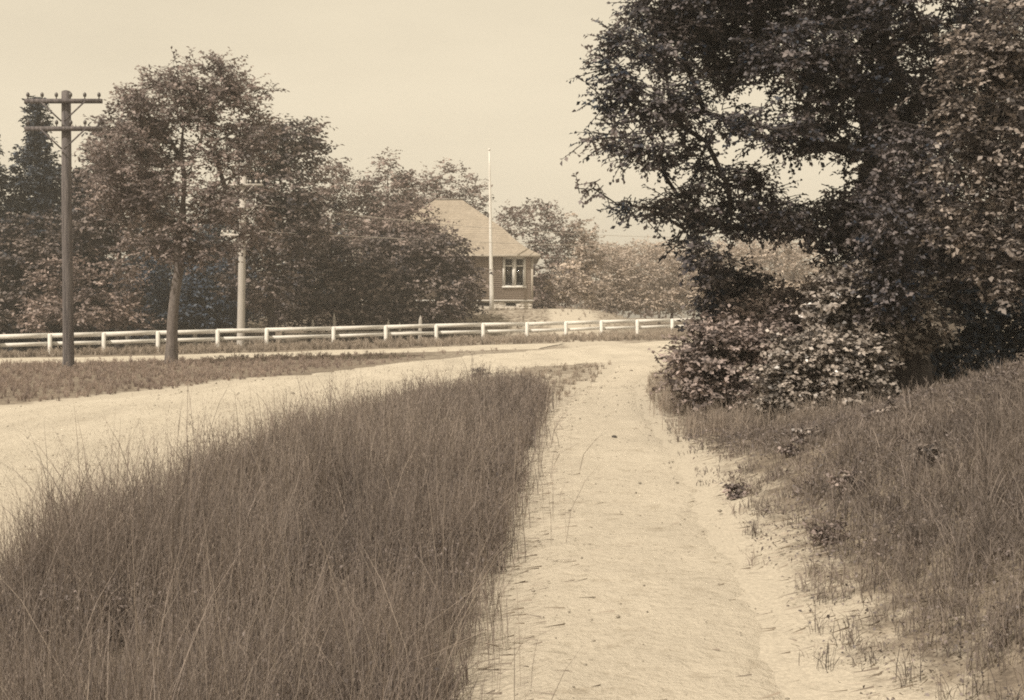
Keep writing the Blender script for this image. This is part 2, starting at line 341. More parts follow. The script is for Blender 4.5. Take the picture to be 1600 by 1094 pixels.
# ------------------------------------------------------------------ schoolhouse
def schoolhouse():
    x0, x1, y0, y1 = -11.0, 1.46, 81.0, 91.0
    zb, zf, ze = 1.92, 2.51, 5.78
    O = np.array([x0 + 6, y0 + 5, zb])
    h = empty('schoolhouse', O, 'brown sided schoolhouse with hipped roof on a grassy mound', 'house')
    b = lambda mb, name, mat, par=None, sm=False: mb.build(name, mat, par or h, sm, O if par in (None, h) else None)
    # siding: lapped courses all round
    siding = rough_mat('brown_siding', (.28, .232, .198), (.37, .308, .264), 5, .8, .15, (.25, .25, 3))
    mb = MB(); c = .135
    wx0, wx1, wz0, wz1 = -.66, .97, 3.48, 5.66
    def courses(P, Q, nrm):
        z = zf
        while z < ze - .02:
            zt = min(z + c, ze)
            p0, p1, p2 = np.array([*P, 0.]), np.array([*Q, 0.]), np.array([*nrm, 0.])
            V = []
            for o_, zz in ((.03, z), (.002, zt)): V += [p0 + p2 * o_ + (0, 0, zz), p1 + p2 * o_ + (0, 0, zz)]
            V += [p0 + p2 * .0 + (0, 0, z), p1 + p2 * .0 + (0, 0, z)]
            mb.add(V, [(0, 1, 3, 2), (4, 5, 1, 0)]); z = zt
    zfull = zf
    def front(xa, xb, za, zb_):
        nonlocal zfull
    # front wall in four pieces round the window opening
    def piece(xa, xb, za, zb_):
        z = zf
        while z < ze - .02:
            zt = min(z + c, ze); a_, b_ = max(z, za), min(zt, zb_)
            if b_ > a_ + 1e-4:
                oa = .03 - .028 * (a_ - z) / c; ob = .03 - .028 * (b_ - z) / c
                mb.add([(xa, y0 - oa, a_), (xb, y0 - oa, a_), (xb, y0 - ob, b_), (xa, y0 - ob, b_), (xa, y0, a_), (xb, y0, a_)], [(0, 1, 2, 3), (4, 5, 1, 0)])
            z = zt
    piece(x0, wx0, zf, ze); piece(wx1, x1, zf, ze); piece(wx0, wx1, zf, wz0); piece(wx0, wx1, wz1, ze)
    courses((x1, y0), (x1, y1), (1, 0)); courses((x1, y1), (x0, y1), (0, 1)); courses((x0, y1), (x0, y0), (-1, 0))
    b(mb, 'siding', siding)
    # dark room behind the window
    b(MB().box((x0 + .3, y0 + .9, zf), (x1 - .3, y1 - .3, ze - .1)), 'interior', M['dark'])
    # foundation with stones
    fd = MB()
    bws = [(-2.46, -1.58), (-.46, .3)]
    xs = [x0 + .04] + [v for p in bws for v in p] + [x1 - .04]
    zo0, zo1 = 2.12, 2.4
    for a_, b_ in zip(xs[::2], xs[1::2]): fd.box((a_, y0 + .03, zb - .8), (b_, y0 + .3, zf))
    for a_, b_ in bws: fd.box((a_, y0 + .03, zb - .8), (b_, y0 + .3, zo0)); fd.box((a_, y0 + .03, zo1), (b_, y0 + .3, zf))
    fd.box((x1 - .3, y0 + .3, zb - 1.2), (x1 - .04, y1, zf)); fd.box((x0 + .04, y0 + .3, zb - 1), (x0 + .3, y1, zf)); fd.box((x0 + .3, y1 - .3, zb - 1), (x1 - .3, y1, zf))
    fo = b(fd, 'foundation', M['mortar'])
    st = MB(); rg = random.Random(4)
    def stones(P, Q, out, holes):
        P, Q = np.array(P), np.array(Q); Ln = np.linalg.norm(Q - P); d = (Q - P) / Ln; z = zb - .2; row = 0
        while z < zf - .05:
            hh = rg.uniform(.15, .24); t = rg.uniform(-.2, 0)
            hh = min(hh, zf - .01 - z)
            while t < Ln:
                w = rg.uniform(.25, .55); ta, tb = max(t, 0), min(t + w, Ln)
                ok = tb - ta > .08 and all(tb < ha - .01 or ta > hb + .01 or z + hh < zo0 or z > zo1 for ha, hb in holes)
                if ok:
                    pr = rg.uniform(.012, .05); a2 = ta + .02; b2 = tb - .02; g = .02
                    c4 = [(a2, z + g), (b2, z + g), (b2, z + hh - g), (a2, z + hh - g)]
                    Vb = [np.array([*(P + d * t_), zz]) for t_, zz in c4]; o3 = np.array([*out, 0.])
                    Vf = [np.array([*(P + d * (t_ + (.03 if k in (0, 3) else -.03) * 1)), zz + (.025 if k < 2 else -.025)]) + o3 * pr for k, (t_, zz) in enumerate(c4)]
                    st.add(Vb + Vf, [(4, 5, 6, 7), (0, 1, 5, 4), (1, 2, 6, 5), (2, 3, 7, 6), (3, 0, 4, 7)])
                t += w
            z += hh
    stones((x0 + .04, y0 + .03), (x1 - .04, y0 + .03), (0, -1), [(a_ - x0 - .04, b_ - x0 - .04) for a_, b_ in bws])
    stones((x1 - .04, y0 + .03), (x1 - .04, y1), (1, 0), [])
    so = st.build('stone', M['stone'], fo); so['kind'] = 'stuff'
    fo_w = fo
    so.data.transform(__import__('mathutils').Matrix.Translation(-Vector(O)))
    for a_, b_ in bws:
        f = MB()
        f.box((a_, y0 + .02, zo1 - .04), (b_, y0 + .1, zo1)); f.box((a_, y0 + .02, zo0), (b_, y0 + .1, zo0 + .03))
        f.box((a_, y0 + .02, zo0 + .03), (a_ + .04, y0 + .1, zo1 - .04)); f.box((b_ - .04, y0 + .02, zo0 + .03), (b_, y0 + .1, zo1 - .04))
        wo_ = b(f, 'basement_window', M['old_wood'])
        g = MB().box((a_ + .04, y0 + .07, zo0 + .03), (b_ - .04, y0 + .08, zo1 - .04)); go = b(g, 'pane', M['glass'], h); go.parent = wo_
    # water table, frieze and corner boards
    wt = MB().box((x0 - .06, y0 - .07, zf - .05), (x1 + .06, y0 + .02, zf + .06)); wt.box((x1 - .02, y0 + .02, zf - .05), (x1 + .06, y1, zf + .06))
    b(wt, 'water_table', M['white'])
    b(MB().box((x1 - .1, y0 - .05, zf + .06), (x1 + .05, y0 + .12, ze)), 'corner_board', M['trim'])
    b(MB().box((x0 - .05, y0 - .05, zf + .06), (x0 + .1, y0 + .12, ze)), 'corner_board', M['trim'])
    # roof: hipped with a bell-cast at the eaves, in shingle courses
    ov = .55; ex0, ex1, ey0, ey1 = x0 - ov, x1 + ov, y0 - ov, y1 + ov
    ry = (y0 + y1) / 2; rxa, rxb, rz = -5.75, -3.8, 10.2
    zeave = ze - .02
    roofm = nt('weathered_shingle'); m_, n_, l_, p_ = roofm
    g_ = n_.new('ShaderNodeNewGeometry')
    f1 = noise(n_, l_, 1.2, 5, .6); mp = n_.new('ShaderNodeMapping'); mp.inputs['Scale'].default_value = (7, 7, 5.5); l_.new(g_.outputs['Position'], mp.inputs[0])
    vo = n_.new('ShaderNodeTexVoronoi'); vo.inputs['Scale'].default_value = 1; l_.new(mp.outputs[0], vo.inputs['Vector'])
    sp = n_.new('ShaderNodeSeparateColor'); l_.new(vo.outputs['Color'], sp.inputs[0])
    ra = ramp(n_, l_, sp.outputs[0], [(0, (.28, .242, .2)), (1, (.35, .304, .25))])
    rb = ramp(n_, l_, f1, [(.3, (.85, .84, .82)), (.7, (1.05, 1.05, 1.05))])
    l_.new(mixc(n_, l_, .8, ra.outputs[0], rb.outputs[0], 'MULTIPLY'), p_.inputs['Base Color']); p_.inputs['Roughness'].default_value = .9
    rf = MB(); nC = 34
    def prof(t):                                             # height along the slope, flatter at the eave
        return zeave + (rz - zeave) * (t + .0 - .05 * math.sin(math.pi * min(t * 2.2, 1)) )
    E = [np.array(p) for p in ((ex0, ey0), (ex1, ey0), (ex1, ey1), (ex0, ey1))]
    Rr = [np.array(p) for p in ((rxa, ry), (rxb, ry), (rxb, ry), (rxa, ry))]
    for s in range(4):
        e0, e1, r0, r1 = E[s], E[(s + 1) % 4], Rr[s], Rr[(s + 1) % 4]
        for k in range(nC):
            ta, tb = k / nC, (k + 1) / nC
            A0, A1 = e0 + (r0 - e0) * ta, e1 + (r1 - e1) * ta; B0, B1 = e0 + (r0 - e0) * tb, e1 + (r1 - e1) * tb
            za, zb2 = prof(ta), prof(tb); lift = .028
            rf.add([(*A0, za + lift), (*A1, za + lift), (*B1, zb2 + .002), (*B0, zb2 + .002), (*A0, za), (*A1, za)], [(0, 1, 2, 3), (4, 5, 1, 0)])
    ro = b(rf, 'roof', m_)
    # shingle grain along each course is left to the material; ridge and hip caps are boards
    rd = MB()
    rd.bar((rxa, ry, rz + .03), (rxb, ry, rz + .03), .22, .06)
    ridge = b(rd, 'ridge_cap', M['old_wood'], h); ridge.parent = ro
    ev = MB(); th = .16
    ev.box((ex0, ey0, zeave - th), (ex1, ey0 + .04, zeave)); ev.box((ex0, ey1 - .04, zeave - th), (ex1, ey1, zeave))
    ev.box((ex1 - .04, ey0 + .04, zeave - th), (ex1, ey1 - .04, zeave)); ev.box((ex0, ey0 + .04, zeave - th), (ex0 + .04, ey1 - .04, zeave))
    b(ev, 'fascia', M['trim'])
    b(MB().box((ex0 + .04, ey0 + .04, zeave - th + .03), (ex1 - .04, ey1 - .04, zeave - th + .06)), 'soffit', M['old_wood'])
    # paired window
    f = MB(); t = .13
    f.box((wx0, y0 - .08, wz0), (wx0 + t, y0 + .12, wz1)); f.box((wx1 - t, y0 - .08, wz0), (wx1, y0 + .12, wz1))
    f.box((wx0 + t, y0 - .08, wz1 - t), (wx1 - t, y0 + .12, wz1)); f.box((wx0 - .05, y0 - .12, wz0 - .06), (wx1 + .05, y0 + .12, wz0 + .06))
    win = b(f, 'window', M['white'])
    xm = (wx0 + wx1) / 2
    def sub(mb_, name, mat):
        o = mb_.build(name, mat, win, False, O); return o
    sub(MB().box((xm - .09, y0 - .07, wz0 + .06), (xm + .09, y0 + .11, wz1 - t)), 'mullion', M['white'])
    for xa, xb in ((wx0 + t, xm - .09), (xm + .09, wx1 - t)):
        s_ = MB(); z0, z1, zt = wz0 + .06, wz1 - t, wz1 - t - .55; e = .055
        s_.box((xa, y0 - .02, z0), (xa + e, y0 + .05, z1)); s_.box((xb - e, y0 - .02, z0), (xb, y0 + .05, z1))
        s_.box((xa + e, y0 - .02, z0), (xb - e, y0 + .05, z0 + e)); s_.box((xa + e, y0 - .02, z1 - e), (xb - e, y0 + .05, z1))
        s_.box((xa + e, y0 - .02, zt - .04), (xb - e, y0 + .05, zt + .04))
        sub(s_, 'sash', M['white'])
        sub(MB().box((xa + e, y0 + .015, z0 + e), (xb - e, y0 + .022, zt - .04)), 'pane', M['glass'])
        sub(MB().box((xa + e, y0 + .015, zt + .04), (xb - e, y0 + .022, z1 - e)), 'pane', M['glass'])
        sub(MB().box((xa + e, y0 + .14, zt - .62), (xb - e, y0 + .15, zt + .02)), 'reflection_sheet', M['reflection_cream'])  # pale sheet added behind the pane in place of a sky reflection
        sub(MB().bar((xa + .3, y0 + .03, zt + .04), (xa + .3, y0 + .03, z1 - e), .03, .03, (0, 1, 0)), 'glazing_bar', M['white'])
    # wire bracket at the corner
    br = MB(); br.bar((x1 + .05, y0 - .05, 4.25), (x1 + .3, y0 - .05, 4.3), .06, .06); br.tube([(x1 + .28, y0 - .05, 4.32), (x1 + .28, y0 - .05, 4.4), (x1 + .28, y0 - .05, 4.52)], [.07, .1, .05], 8)
    b(br, 'wire_bracket', M['white'])

M['trim'] = rough_mat('cream_trim', (.42, .38, .33), (.52, .47, .41), 5, .7, .1)
gm, gn, gl, gpb = nt('window_glass'); M['glass'] = gm
tr = gn.new('ShaderNodeBsdfTransparent'); tr.inputs[0].default_value = (.75, .73, .7, 1)
gs = gn.new('ShaderNodeBsdfGlossy'); gs.inputs['Roughness'].default_value = .04
fr = gn.new('ShaderNodeFresnel'); fr.inputs[0].default_value = 1.5
mx = gn.new('ShaderNodeMixShader'); gl.new(fr.outputs[0], mx.inputs[0]); gl.new(tr.outputs[0], mx.inputs[1]); gl.new(gs.outputs[0], mx.inputs[2])
gl.new(mx.outputs[0], gn['Material Output'].inputs['Surface'])
schoolhouse()

# flagpole on the mound
def flagpole():
    Y = 78.2; X = (768.5 - CX) / F * Y; z = float(zg(X, Y)); top = CH + (HY - 236) / F * Y
    o = empty('flagpole', (X, Y, z), 'tall white flagpole without a flag before the schoolhouse', 'flagpole')
    lean = (764.5 - 768.5) / F * Y
    zs = np.linspace(-.2, top - z, 9)
    MB().tube([(lean * t / (top - z), 0, t) for t in zs], np.interp(zs, [0, top - z], [.17, .045]), 10).build('shaft', M['white'], o, True)
    a = np.linspace(0, np.pi, 6)
    MB().tube([(lean, 0, top - z + .09 - .09 * math.cos(t)) for t in a], .08 * np.sin(a) + .005, 8).build('finial', M['white'], o, True)
flagpole()

# ------------------------------------------------------------------ white board fence
def fence():
    line = lambda X: 54 + (X + 22.4) * .606
    o = empty('rail_fence', (-9.7, 61.7, float(zg(-9.7, 61.7))), 'long white two rail board fence along the far side of the road', 'fence')
    O = np.array(o.location)
    posts_px = [-190, -95, -5, 78, 162, 247, 340, 416, 521, 603, 682, 755, 823, 884, 940, 996, 1050, 1100, 1150, 1196, 1240]
    P = []
    for p in posts_px:
        k = (p - CX) / F; X = k * (54 + .606 * 22.4) / (1 - .606 * k); Y = line(X); P.append((X, Y, float(zg(X, Y))))
    d = np.array([1, .606]); d /= np.linalg.norm(d); nn = np.array([d[1], -d[0]])     # towards the road
    rg = random.Random(2)
    H = 1.06
    ang = math.atan2(d[1], d[0])
    for (x, y, z) in P:
        mb = MB(); s = .085; hh = H - .03 + rg.uniform(-.02, .01); tl = rg.uniform(-.02, .02)
        co, si = math.cos(ang), math.sin(ang)
        ring = lambda zz, k, ox=0: [(x + ox + (u * co - v * si) * k, y + (u * si + v * co) * k, z + zz) for u, v in ((-s, -s), (s, -s), (s, s), (-s, s))]
        V = ring(-.3, 1) + ring(hh - .04, 1, tl) + ring(hh, .7, tl)
        mb.add(V, [(0, 1, 5, 4), (1, 2, 6, 5), (2, 3, 7, 6), (3, 0, 4, 7), (4, 5, 9, 8), (5, 6, 10, 9), (6, 7, 11, 10), (7, 4, 8, 11), (8, 9, 10, 11)])
        mb.build('post', M['white'], o, origin=O)
    for a, b_ in zip(P[:-1], P[1:]):
        for nm, zz, w in (('top_rail', .94, .225), ('lower_rail', .54, .19)):
            off = -nn * .135
            j0, j1 = rg.uniform(-.015, .015), rg.uniform(-.015, .015)
            A = np.array([a[0] + off[0], a[1] + off[1], a[2] + zz + j0]); B = np.array([b_[0] + off[0], b_[1] + off[1], b_[2] + zz + j1])
            g = (B - A) / np.linalg.norm(B - A) * .006
            MB().bar(A + g, B - g, .045, w).build(nm, M['white'], o, origin=O)
fence()

# older fence of pointed posts behind it
def old_fence():
    pts = [(118, 66), (200, 66), (305, 66), (443, 67), (489, 67), (523, 67), (606, 68), (625, 68), (656, 68)]
    tops = [512, 516, 512, 504, 497, 488, 499, 502, 492]
    P = [((p - CX) / F * Y, Y) for p, Y in pts]
    o = empty('paling_fence', (P[4][0], P[4][1], float(zg(*P[4]))), 'old weathered fence with pointed posts behind the white rail fence', 'fence')
    O = np.array(o.location); rg = random.Random(7)
    for (x, y), t in zip(P, tops):
        z = float(zg(x, y)); zt = CH + (HY - t) / F * y; s = rg.uniform(.08, .13)
        ring = lambda zz, k, ox=0.: [(x + ox + u * k, y + v * k, zz) for u, v in ((-s, -s), (s, -s), (s, s), (-s, s))]
        tl = rg.uniform(-.04, .04)
        V = ring(z - .3, 1) + ring(zt - .32, .9, tl) + [(x + tl, y, zt)]
        MB().add(V, [(0, 1, 5, 4), (1, 2, 6, 5), (2, 3, 7, 6), (3, 0, 4, 7)], [(4, 5, 8), (5, 6, 8), (6, 7, 8), (7, 4, 8)]).build('post', M['old_wood'], o, origin=O)
    for a, b_ in zip(P[3:-1], P[4:]):
        za, zb = float(zg(*a)), float(zg(*b_))
        MB().bar((a[0], a[1] - .16, za + .62), (b_[0], b_[1] - .16, zb + .62), .05, .1).build('rail', M['old_wood'], o, origin=O)
old_fence()

# ------------------------------------------------------------------ telegraph poles and wires
def pole(label, X, Y, H, r, arms, mat, armlen, npin, pinmat, lean=0., rz=0., group='telegraph poles beside the road'):
    z = float(zg(X, Y))
    o = empty('telegraph_pole', (X, Y, z), label, 'telegraph pole', group)
    zs = np.array([-.4, 0, .3, H * .3, H * .6, H - .03, H])
    MB().tube([(lean * t / H, .02 * math.sin(t), t) for t in zs], np.interp(zs, [0, H], [r, r * .8]) * np.array([1.05, 1.05, 1, 1, 1, 1, .7]), 14).build('shaft', mat, o, True)
    co, si = math.cos(rz), math.sin(rz)
    L = lambda u, v, w: (u * co - v * si, u * si + v * co, w)
    for hz in arms:
        lx = lean * hz / H; f = -r - .03
        a = MB().bar(L(lx - armlen, f, hz), L(lx + armlen, f, hz), .1, .13).build('cross_arm', mat, o)
        for s in (-1, 1):
            MB().bar(L(lx + s * .04, f - .065, hz - .62), L(lx + s * armlen * .58, f - .065, hz - .02), .015, .045).build('brace', mat, o)
        for k in range(npin):
            u = (k - (npin - 1) / 2) * (2 * armlen * .92 / (npin - 1))
            if abs(u) < r: u = r * 1.4
            p = np.array(L(lx + u, f, hz + .065))
            MB().tube([p, p + (0, 0, .06), p + (0, 0, .08), p + (0, 0, .15), p + (0, 0, .2)], [.018, .018, .05, .055, .02], 8).build('insulator', pinmat, a, True)
    return o, z
Y1 = gp(107, 576)[1]; X1 = (107 - CX) / F * Y1
k1 = Y1 / F
H1 = CH + (HY - 142) * k1 - float(zg(X1, Y1))
pole('dark weathered telegraph pole with two cross arms at the left verge', X1, Y1, H1, .17, [H1 - 18 * k1, H1 - 61 * k1], M['pole_dark'], 60 * k1, 6, M['pin'], -4 * k1)
Y2 = 61.5; X2 = (376 - CX) / F * Y2; k2 = Y2 / F; g2 = float(zg(X2, Y2))
hz2 = lambda py: CH + (HY - py) * k2 - g2
pole('pale telegraph pole with three cross arms behind the white fence', X2, Y2, hz2(272), .215, [hz2(290), hz2(326), hz2(368)], M['pole_pale'], 1.12, 8, M['ceramic'], .15)
Y3 = 112.0; X3 = (1190 - CX) / F * Y3; g3 = float(zg(X3, Y3)); k3 = Y3 / F
hz3 = lambda py: CH + (HY - py) * k3 - g3
pole('distant pale telegraph pole far behind the big oak boughs', X3, Y3, hz3(362), .18, [hz3(372), hz3(388)], M['pole_pale'], 1.1, 6, M['ceramic'], 0)
def wire(a, b_, sag, label):
    a, b_ = np.array(a), np.array(b_); t = np.linspace(0, 1, 40)
    P = a + (b_ - a) * t[:, None]; P[:, 2] -= sag * 4 * t * (1 - t)
    o = MB().tube(P - a, np.full(40, .019), 5).build('wire', M['wire']); o.location = a
    tag(o, label, 'wire', 'wires strung between the telegraph poles')
wire((X2 + 1.05, Y2 - .25, g2 + hz2(326) + .2), (X3 + .9, Y3 - .25, g3 + hz3(372) + .2), .75, 'upper pale wire running from the middle cross arm past the schoolhouse roof')
wire((X2 + 1.05, Y2 - .25, g2 + hz2(368) + .2), (X3 + .9, Y3 - .25, g3 + hz3(388) + .2), .35, 'lower pale wire running from the lowest cross arm past the schoolhouse roof')

# ------------------------------------------------------------------ vegetation
def leaves(rng, Pc, D, Nn, L, Wd, tint):
    """folded leaf blades: base, two side points, tip"""
    D = D / (np.linalg.norm(D, axis=1)[:, None] + 1e-9)
    S = np.cross(D, Nn); S /= np.linalg.norm(S, axis=1)[:, None] + 1e-9
    Nn = np.cross(S, D)
    L = L[:, None]; Wd = Wd[:, None]
    n = len(Pc)
    V = np.empty((n, 4, 3))
    V[:, 0] = Pc; V[:, 2] = Pc + D * L - Nn * L * .12
    V[:, 1] = Pc + D * L * .52 + S * Wd + Nn * Wd * .35; V[:, 3] = Pc + D * L * .52 - S * Wd + Nn * Wd * .35
    q = np.arange(n * 4).reshape(n, 4)
    return V.reshape(-1, 3), q, np.repeat(tint, 4)

def unit(rng, n):
    v = rng.normal(size=(n, 3)); return v / np.linalg.norm(v, axis=1)[:, None]

def sprays(rng, Cn, outd, per, nl, sr, leafL, droop, tint0, flat=.55, aspect=.28):
    """for every cluster centre: `per` twigs with `nl` leaves each"""
    n = len(Cn)
    T0 = np.repeat(Cn, per, 0) + rng.normal(size=(n * per, 3)) * sr * np.array([.28, .28, .2])
    d = unit(rng, n * per) + np.repeat(outd, per, 0) * .55
    d[:, 2] = d[:, 2] * flat - droop
    d /= np.linalg.norm(d, axis=1)[:, None] + 1e-9
    ln = sr * rng.uniform(.5, 1.1, n * per)
    m = n * per
    t = np.tile((np.arange(nl) + .6) / nl, m) * np.repeat(ln, nl)
    base = np.repeat(T0, nl, 0) + np.repeat(d, nl, 0) * t[:, None]
    base[:, 2] -= droop * .25 * (t ** 2) / sr
    side = np.cross(np.repeat(d, nl, 0), np.array([0, 0, 1.])); side /= np.linalg.norm(side, axis=1)[:, None] + 1e-6
    sg = np.where(np.arange(m * nl) % 2 == 0, 1., -1.)[:, None]
    ax = np.repeat(d, nl, 0) * .7 + side * sg * rng.uniform(.4, 1.1, (m * nl, 1)) + rng.normal(size=(m * nl, 3)) * .35
    ax[:, 2] -= droop * .6
    N = np.array([0, 0, .75]) + (base - np.repeat(Cn, per * nl, 0)) / sr * .8 + rng.normal(size=(m * nl, 3)) * .38
    L = leafL * rng.uniform(.65, 1.25, m * nl)
    tn = np.clip(np.repeat(np.repeat(tint0, per), nl) + rng.normal(size=m * nl) * .2, 0, 1)
    return leaves(rng, base, ax, N, L, L * aspect * rng.uniform(.8, 1.3, m * nl), tn), (T0, d, ln)

def sample_blobs(rng, blobs, ncl):
    B = np.array([[*b[:6]] for b in blobs]); dens = np.array([b[6] if len(b) > 6 else 1. for b in blobs])
    vol = (B[:, 3] * B[:, 4] * B[:, 5]) ** .75 * dens
    idx = rng.choice(len(B), ncl, p=vol / vol.sum())
    u = unit(rng, ncl); r = rng.uniform(.35, 1, ncl) ** .5
    return B[idx, :3] + u * r[:, None] * B[idx, 3:6], u, idx

def blob_px(lst, Y, dep=1.0):
    """crown lumps given by where they show: px, py, half-width, half-height [, dY, density] at depth Y"""
    out = []
    for b in lst:
        px, py, rx, ry = b[:4]; dY = b[4] if len(b) > 4 else 0.; de = b[5] if len(b) > 5 else 1.
        y = Y + dY; c = W(px, py, y); s = y / F
        out.append((*c, rx * s, max(rx, ry) * s * dep, ry * s, de))
    return out

def tree(name, label, cat, base, trunk, r0, blobs, ncl, per, nl, sr, leafL, mat, bark, seed, droop=.05, group=None, flat=.55, gaps=(), twigs=False, aspect=.28, branch_limit=None, trunk_part='trunk', crown_part='crown'):
    """base (X,Y); trunk: list of world points from the ground up; crown grown on the lumps"""
    rng = np.random.default_rng(seed)
    z0 = float(zg(*base)); O = np.array([*base, z0])
    o = empty(name, O, label, cat, group)
    Cn, ud, idx = sample_blobs(rng, blobs, ncl)
    for gx_, gy_, rx_, ry_ in gaps:                       # openings between the boughs
        k_ = Cn[:, 1] / F; u_ = (CX + Cn[:, 0] / k_ - gx_) / rx_; v_ = (HY - (Cn[:, 2] - CH) / k_ - gy_) / ry_
        ok = u_ * u_ + v_ * v_ > 1; Cn, ud, idx = Cn[ok], ud[ok], idx[ok]
    zmin = zg(Cn[:, 0], Cn[:, 1]) + sr * .3
    Cn[:, 2] = np.maximum(Cn[:, 2], zmin)
    # --- skeleton
    T = np.array(trunk, float)
    s = np.concatenate([[0], np.cumsum(np.linalg.norm(np.diff(T, axis=0), axis=1))]); tt = np.linspace(0, s[-1], 12)
    T = np.stack([np.interp(tt, s, T[:, k]) for k in range(3)], 1)
    T[2:-1, :2] += rng.normal(size=(9, 2)) * r0 * .25
    nodes = [p for p in T]; par = [-1] + list(range(11)); ntr = 12
    start = 4 if len(trunk) > 2 else 3
    order = np.argsort(np.linalg.norm(Cn - T[6], axis=1))
    if branch_limit: order = order[rng.permutation(len(order))[:branch_limit]]; order = order[np.argsort(np.linalg.norm(Cn[order] - T[6], axis=1))]
    for ci in order:
        c = Cn[ci]; A = np.array(nodes[start:])
        dv = c - A; dist = np.linalg.norm(dv, axis=1); pen = dist + np.maximum(0, -(dv[:, 2]) + .15 * dist) * 1.2
        pi = int(np.argmin(pen)) + start; p = nodes[pi]
        L = np.linalg.norm(c - p)
        k = max(1, min(5, int(L / max(sr * .7, .2))))
        prev = pi; bend = rng.normal(size=3) * L * .07 + np.array([0, 0, L * .08])
        for m in range(1, k + 1):
            f = m / k; q = p + (c - p) * f + bend * math.sin(math.pi * f)
            nodes.append(q); par.append(prev); prev = len(nodes) - 1
    Nn = len(nodes); cnt = np.zeros(Nn); kids = [[] for _ in range(Nn)]
    for k in range(Nn - 1, 0, -1): kids[par[k]].append(k)
    for k in range(Nn - 1, -1, -1):
        cnt[k] = max(1, sum(cnt[c] for c in kids[k])) if kids[k] else 1
    rad = r0 * np.maximum((cnt / cnt[1]) ** .5, .028) * np.ones(Nn)
    for k in range(min(start + 1, ntr)): rad[k] = r0 * (1 - .035 * k)
    rad[0] = r0 * 1.35; rad[1] = r0 * 1.02
    for k in range(1, ntr): rad[k] = min(rad[k], rad[k - 1])
    mb = MB(); nodes = np.array(nodes)
    done = set()
    def chain(st):
        ch = [par[st], st] if par[st] >= 0 else [st]
        cur = st
        while kids[cur]:
            nx = max(kids[cur], key=lambda c: (c < ntr and cur < ntr, cnt[c])); ch.append(nx)
            for c in kids[cur]:
                if c != nx: stack.append(c)
            cur = nx
        return ch
    stack = [0]
    while stack:
        st = stack.pop(); ch = chain(st)
        if len(ch) < 2: continue
        R = rad[ch].copy()
        if st != 0: R[0] = min(R[0], R[1] * 1.15)
        P = nodes[ch].copy()
        if st == 0: P[0, 2] -= .3
        mb.tube(P, R, 9 if st == 0 else (6 if R[0] > .04 else 4), cap=False)
    # --- leaves
    ctr = np.average(Cn, axis=0)
    out = Cn - ctr; out /= np.linalg.norm(out, axis=1)[:, None] + 1e-9
    t0 = np.clip(rng.normal(.45, .26, len(Cn)), 0, 1)
    (LV, LQ, LT), (T0, d, ln) = sprays(rng, Cn, out * .5 + ud * .5, per, nl, sr, leafL, droop, t0, flat, aspect)
    if twigs:
        rr = r0 * .022 + .003
        for a, b_, l_ in zip(T0, d, ln): mb.tube([a - b_ * l_ * .25, a + b_ * l_ * .5, a + b_ * l_ * .92], [rr, rr * .7, rr * .35], 3, cap=False)
    LV[:, 2] = np.maximum(LV[:, 2], zg(LV[:, 0], LV[:, 1]) + .01)
    mb.build(trunk_part, bark, o, True, O)
    mesh_obj(crown_part, LV, [LQ], mat, o, tint=LT, origin=O)
    return o

def spruce(label, px, Y, top, hw, seed, dens=1.0):
    X = (px - CX) / F * Y; z0 = float(zg(X, Y)); H = CH + (HY - top) / F * Y - z0; R = hw / F * Y
    rng = np.random.default_rng(seed)
    o = empty('spruce', (X, Y, z0), label, 'spruce tree', 'dark spruces at the edge of the wood')
    mb = MB().tube([(0, 0, -.3), (0, 0, H * .5), (0, 0, H)], [.2, .12, .01], 8)
    C_, D_ = [], []
    z = .4
    while z < H - .15:
        f = 1 - z / H; nb = max(4, int(8 * f ** .3)); ph = rng.uniform(0, 6.28)
        for b_ in range(nb):
            a = ph + 6.283 * b_ / nb + rng.normal() * .25; Lb = R * f ** .85 * rng.uniform(.7, 1.15) + .1
            e = np.array([math.cos(a) * Lb, math.sin(a) * Lb, z - .18 * Lb + rng.normal() * .05])
            mb.tube([(0, 0, z), e * [.5, .5, 1] + [0, 0, .12 * Lb], e], [.03, .02, .008], 3, cap=False)
            k = max(3, int(Lb / .22)); t = rng.uniform(.15, 1.05, k)
            P = np.array([0, 0, z]) + (e - np.array([0, 0, z])) * t[:, None]
            C_.append(P); D_.append(np.tile([math.cos(a), math.sin(a), -.25], (k, 1)))
        z += .3
    Cn = np.concatenate(C_); Dn = np.concatenate(D_)
    (V_, Q_, T_), _ = sprays(rng, Cn, Dn * 1.2, int(4 * dens), 5, .42, .26, .2, np.clip(rng.normal(.4, .2, len(Cn)), 0, 1), .4, .2)
    mb.build('trunk', M['bark_dark'], o, True)
    mesh_obj('crown', V_, [Q_], M['needle'], o, tint=T_)
    return o

G_W = 'trees of the wood behind the fence'
def wood_tree(label, base_px, Y, blobs, ncl, mat, seed, per=6, nl=5, sr=.8, leafL=.27, r0=.16, bark='bark_dark', fork=.45, droop=.05, name='broadleaf_tree', group=G_W, cat='tree', dep=.9, **kw):
    X = (base_px - CX) / F * Y; z0 = float(zg(X, Y)); B = blob_px(blobs, Y, dep)
    c = np.average(np.array([b[:3] for b in B]), axis=0); zt = max(b[2] for b in B)
    tr = [(X, Y, z0), (X * .9 + c[0] * .1, Y, z0 + (zt - z0) * fork * .6), (X * .5 + c[0] * .5, Y, z0 + (zt - z0) * .95)]
    if Y > 50: ncl = int(ncl * 1.6); sr *= 1.12; kw.setdefault('flat', .32)
    return tree(name, label, cat, (X, Y), tr, r0, B, ncl, per, nl, sr, leafL, M[mat], M[bark], seed, droop, group, **kw)

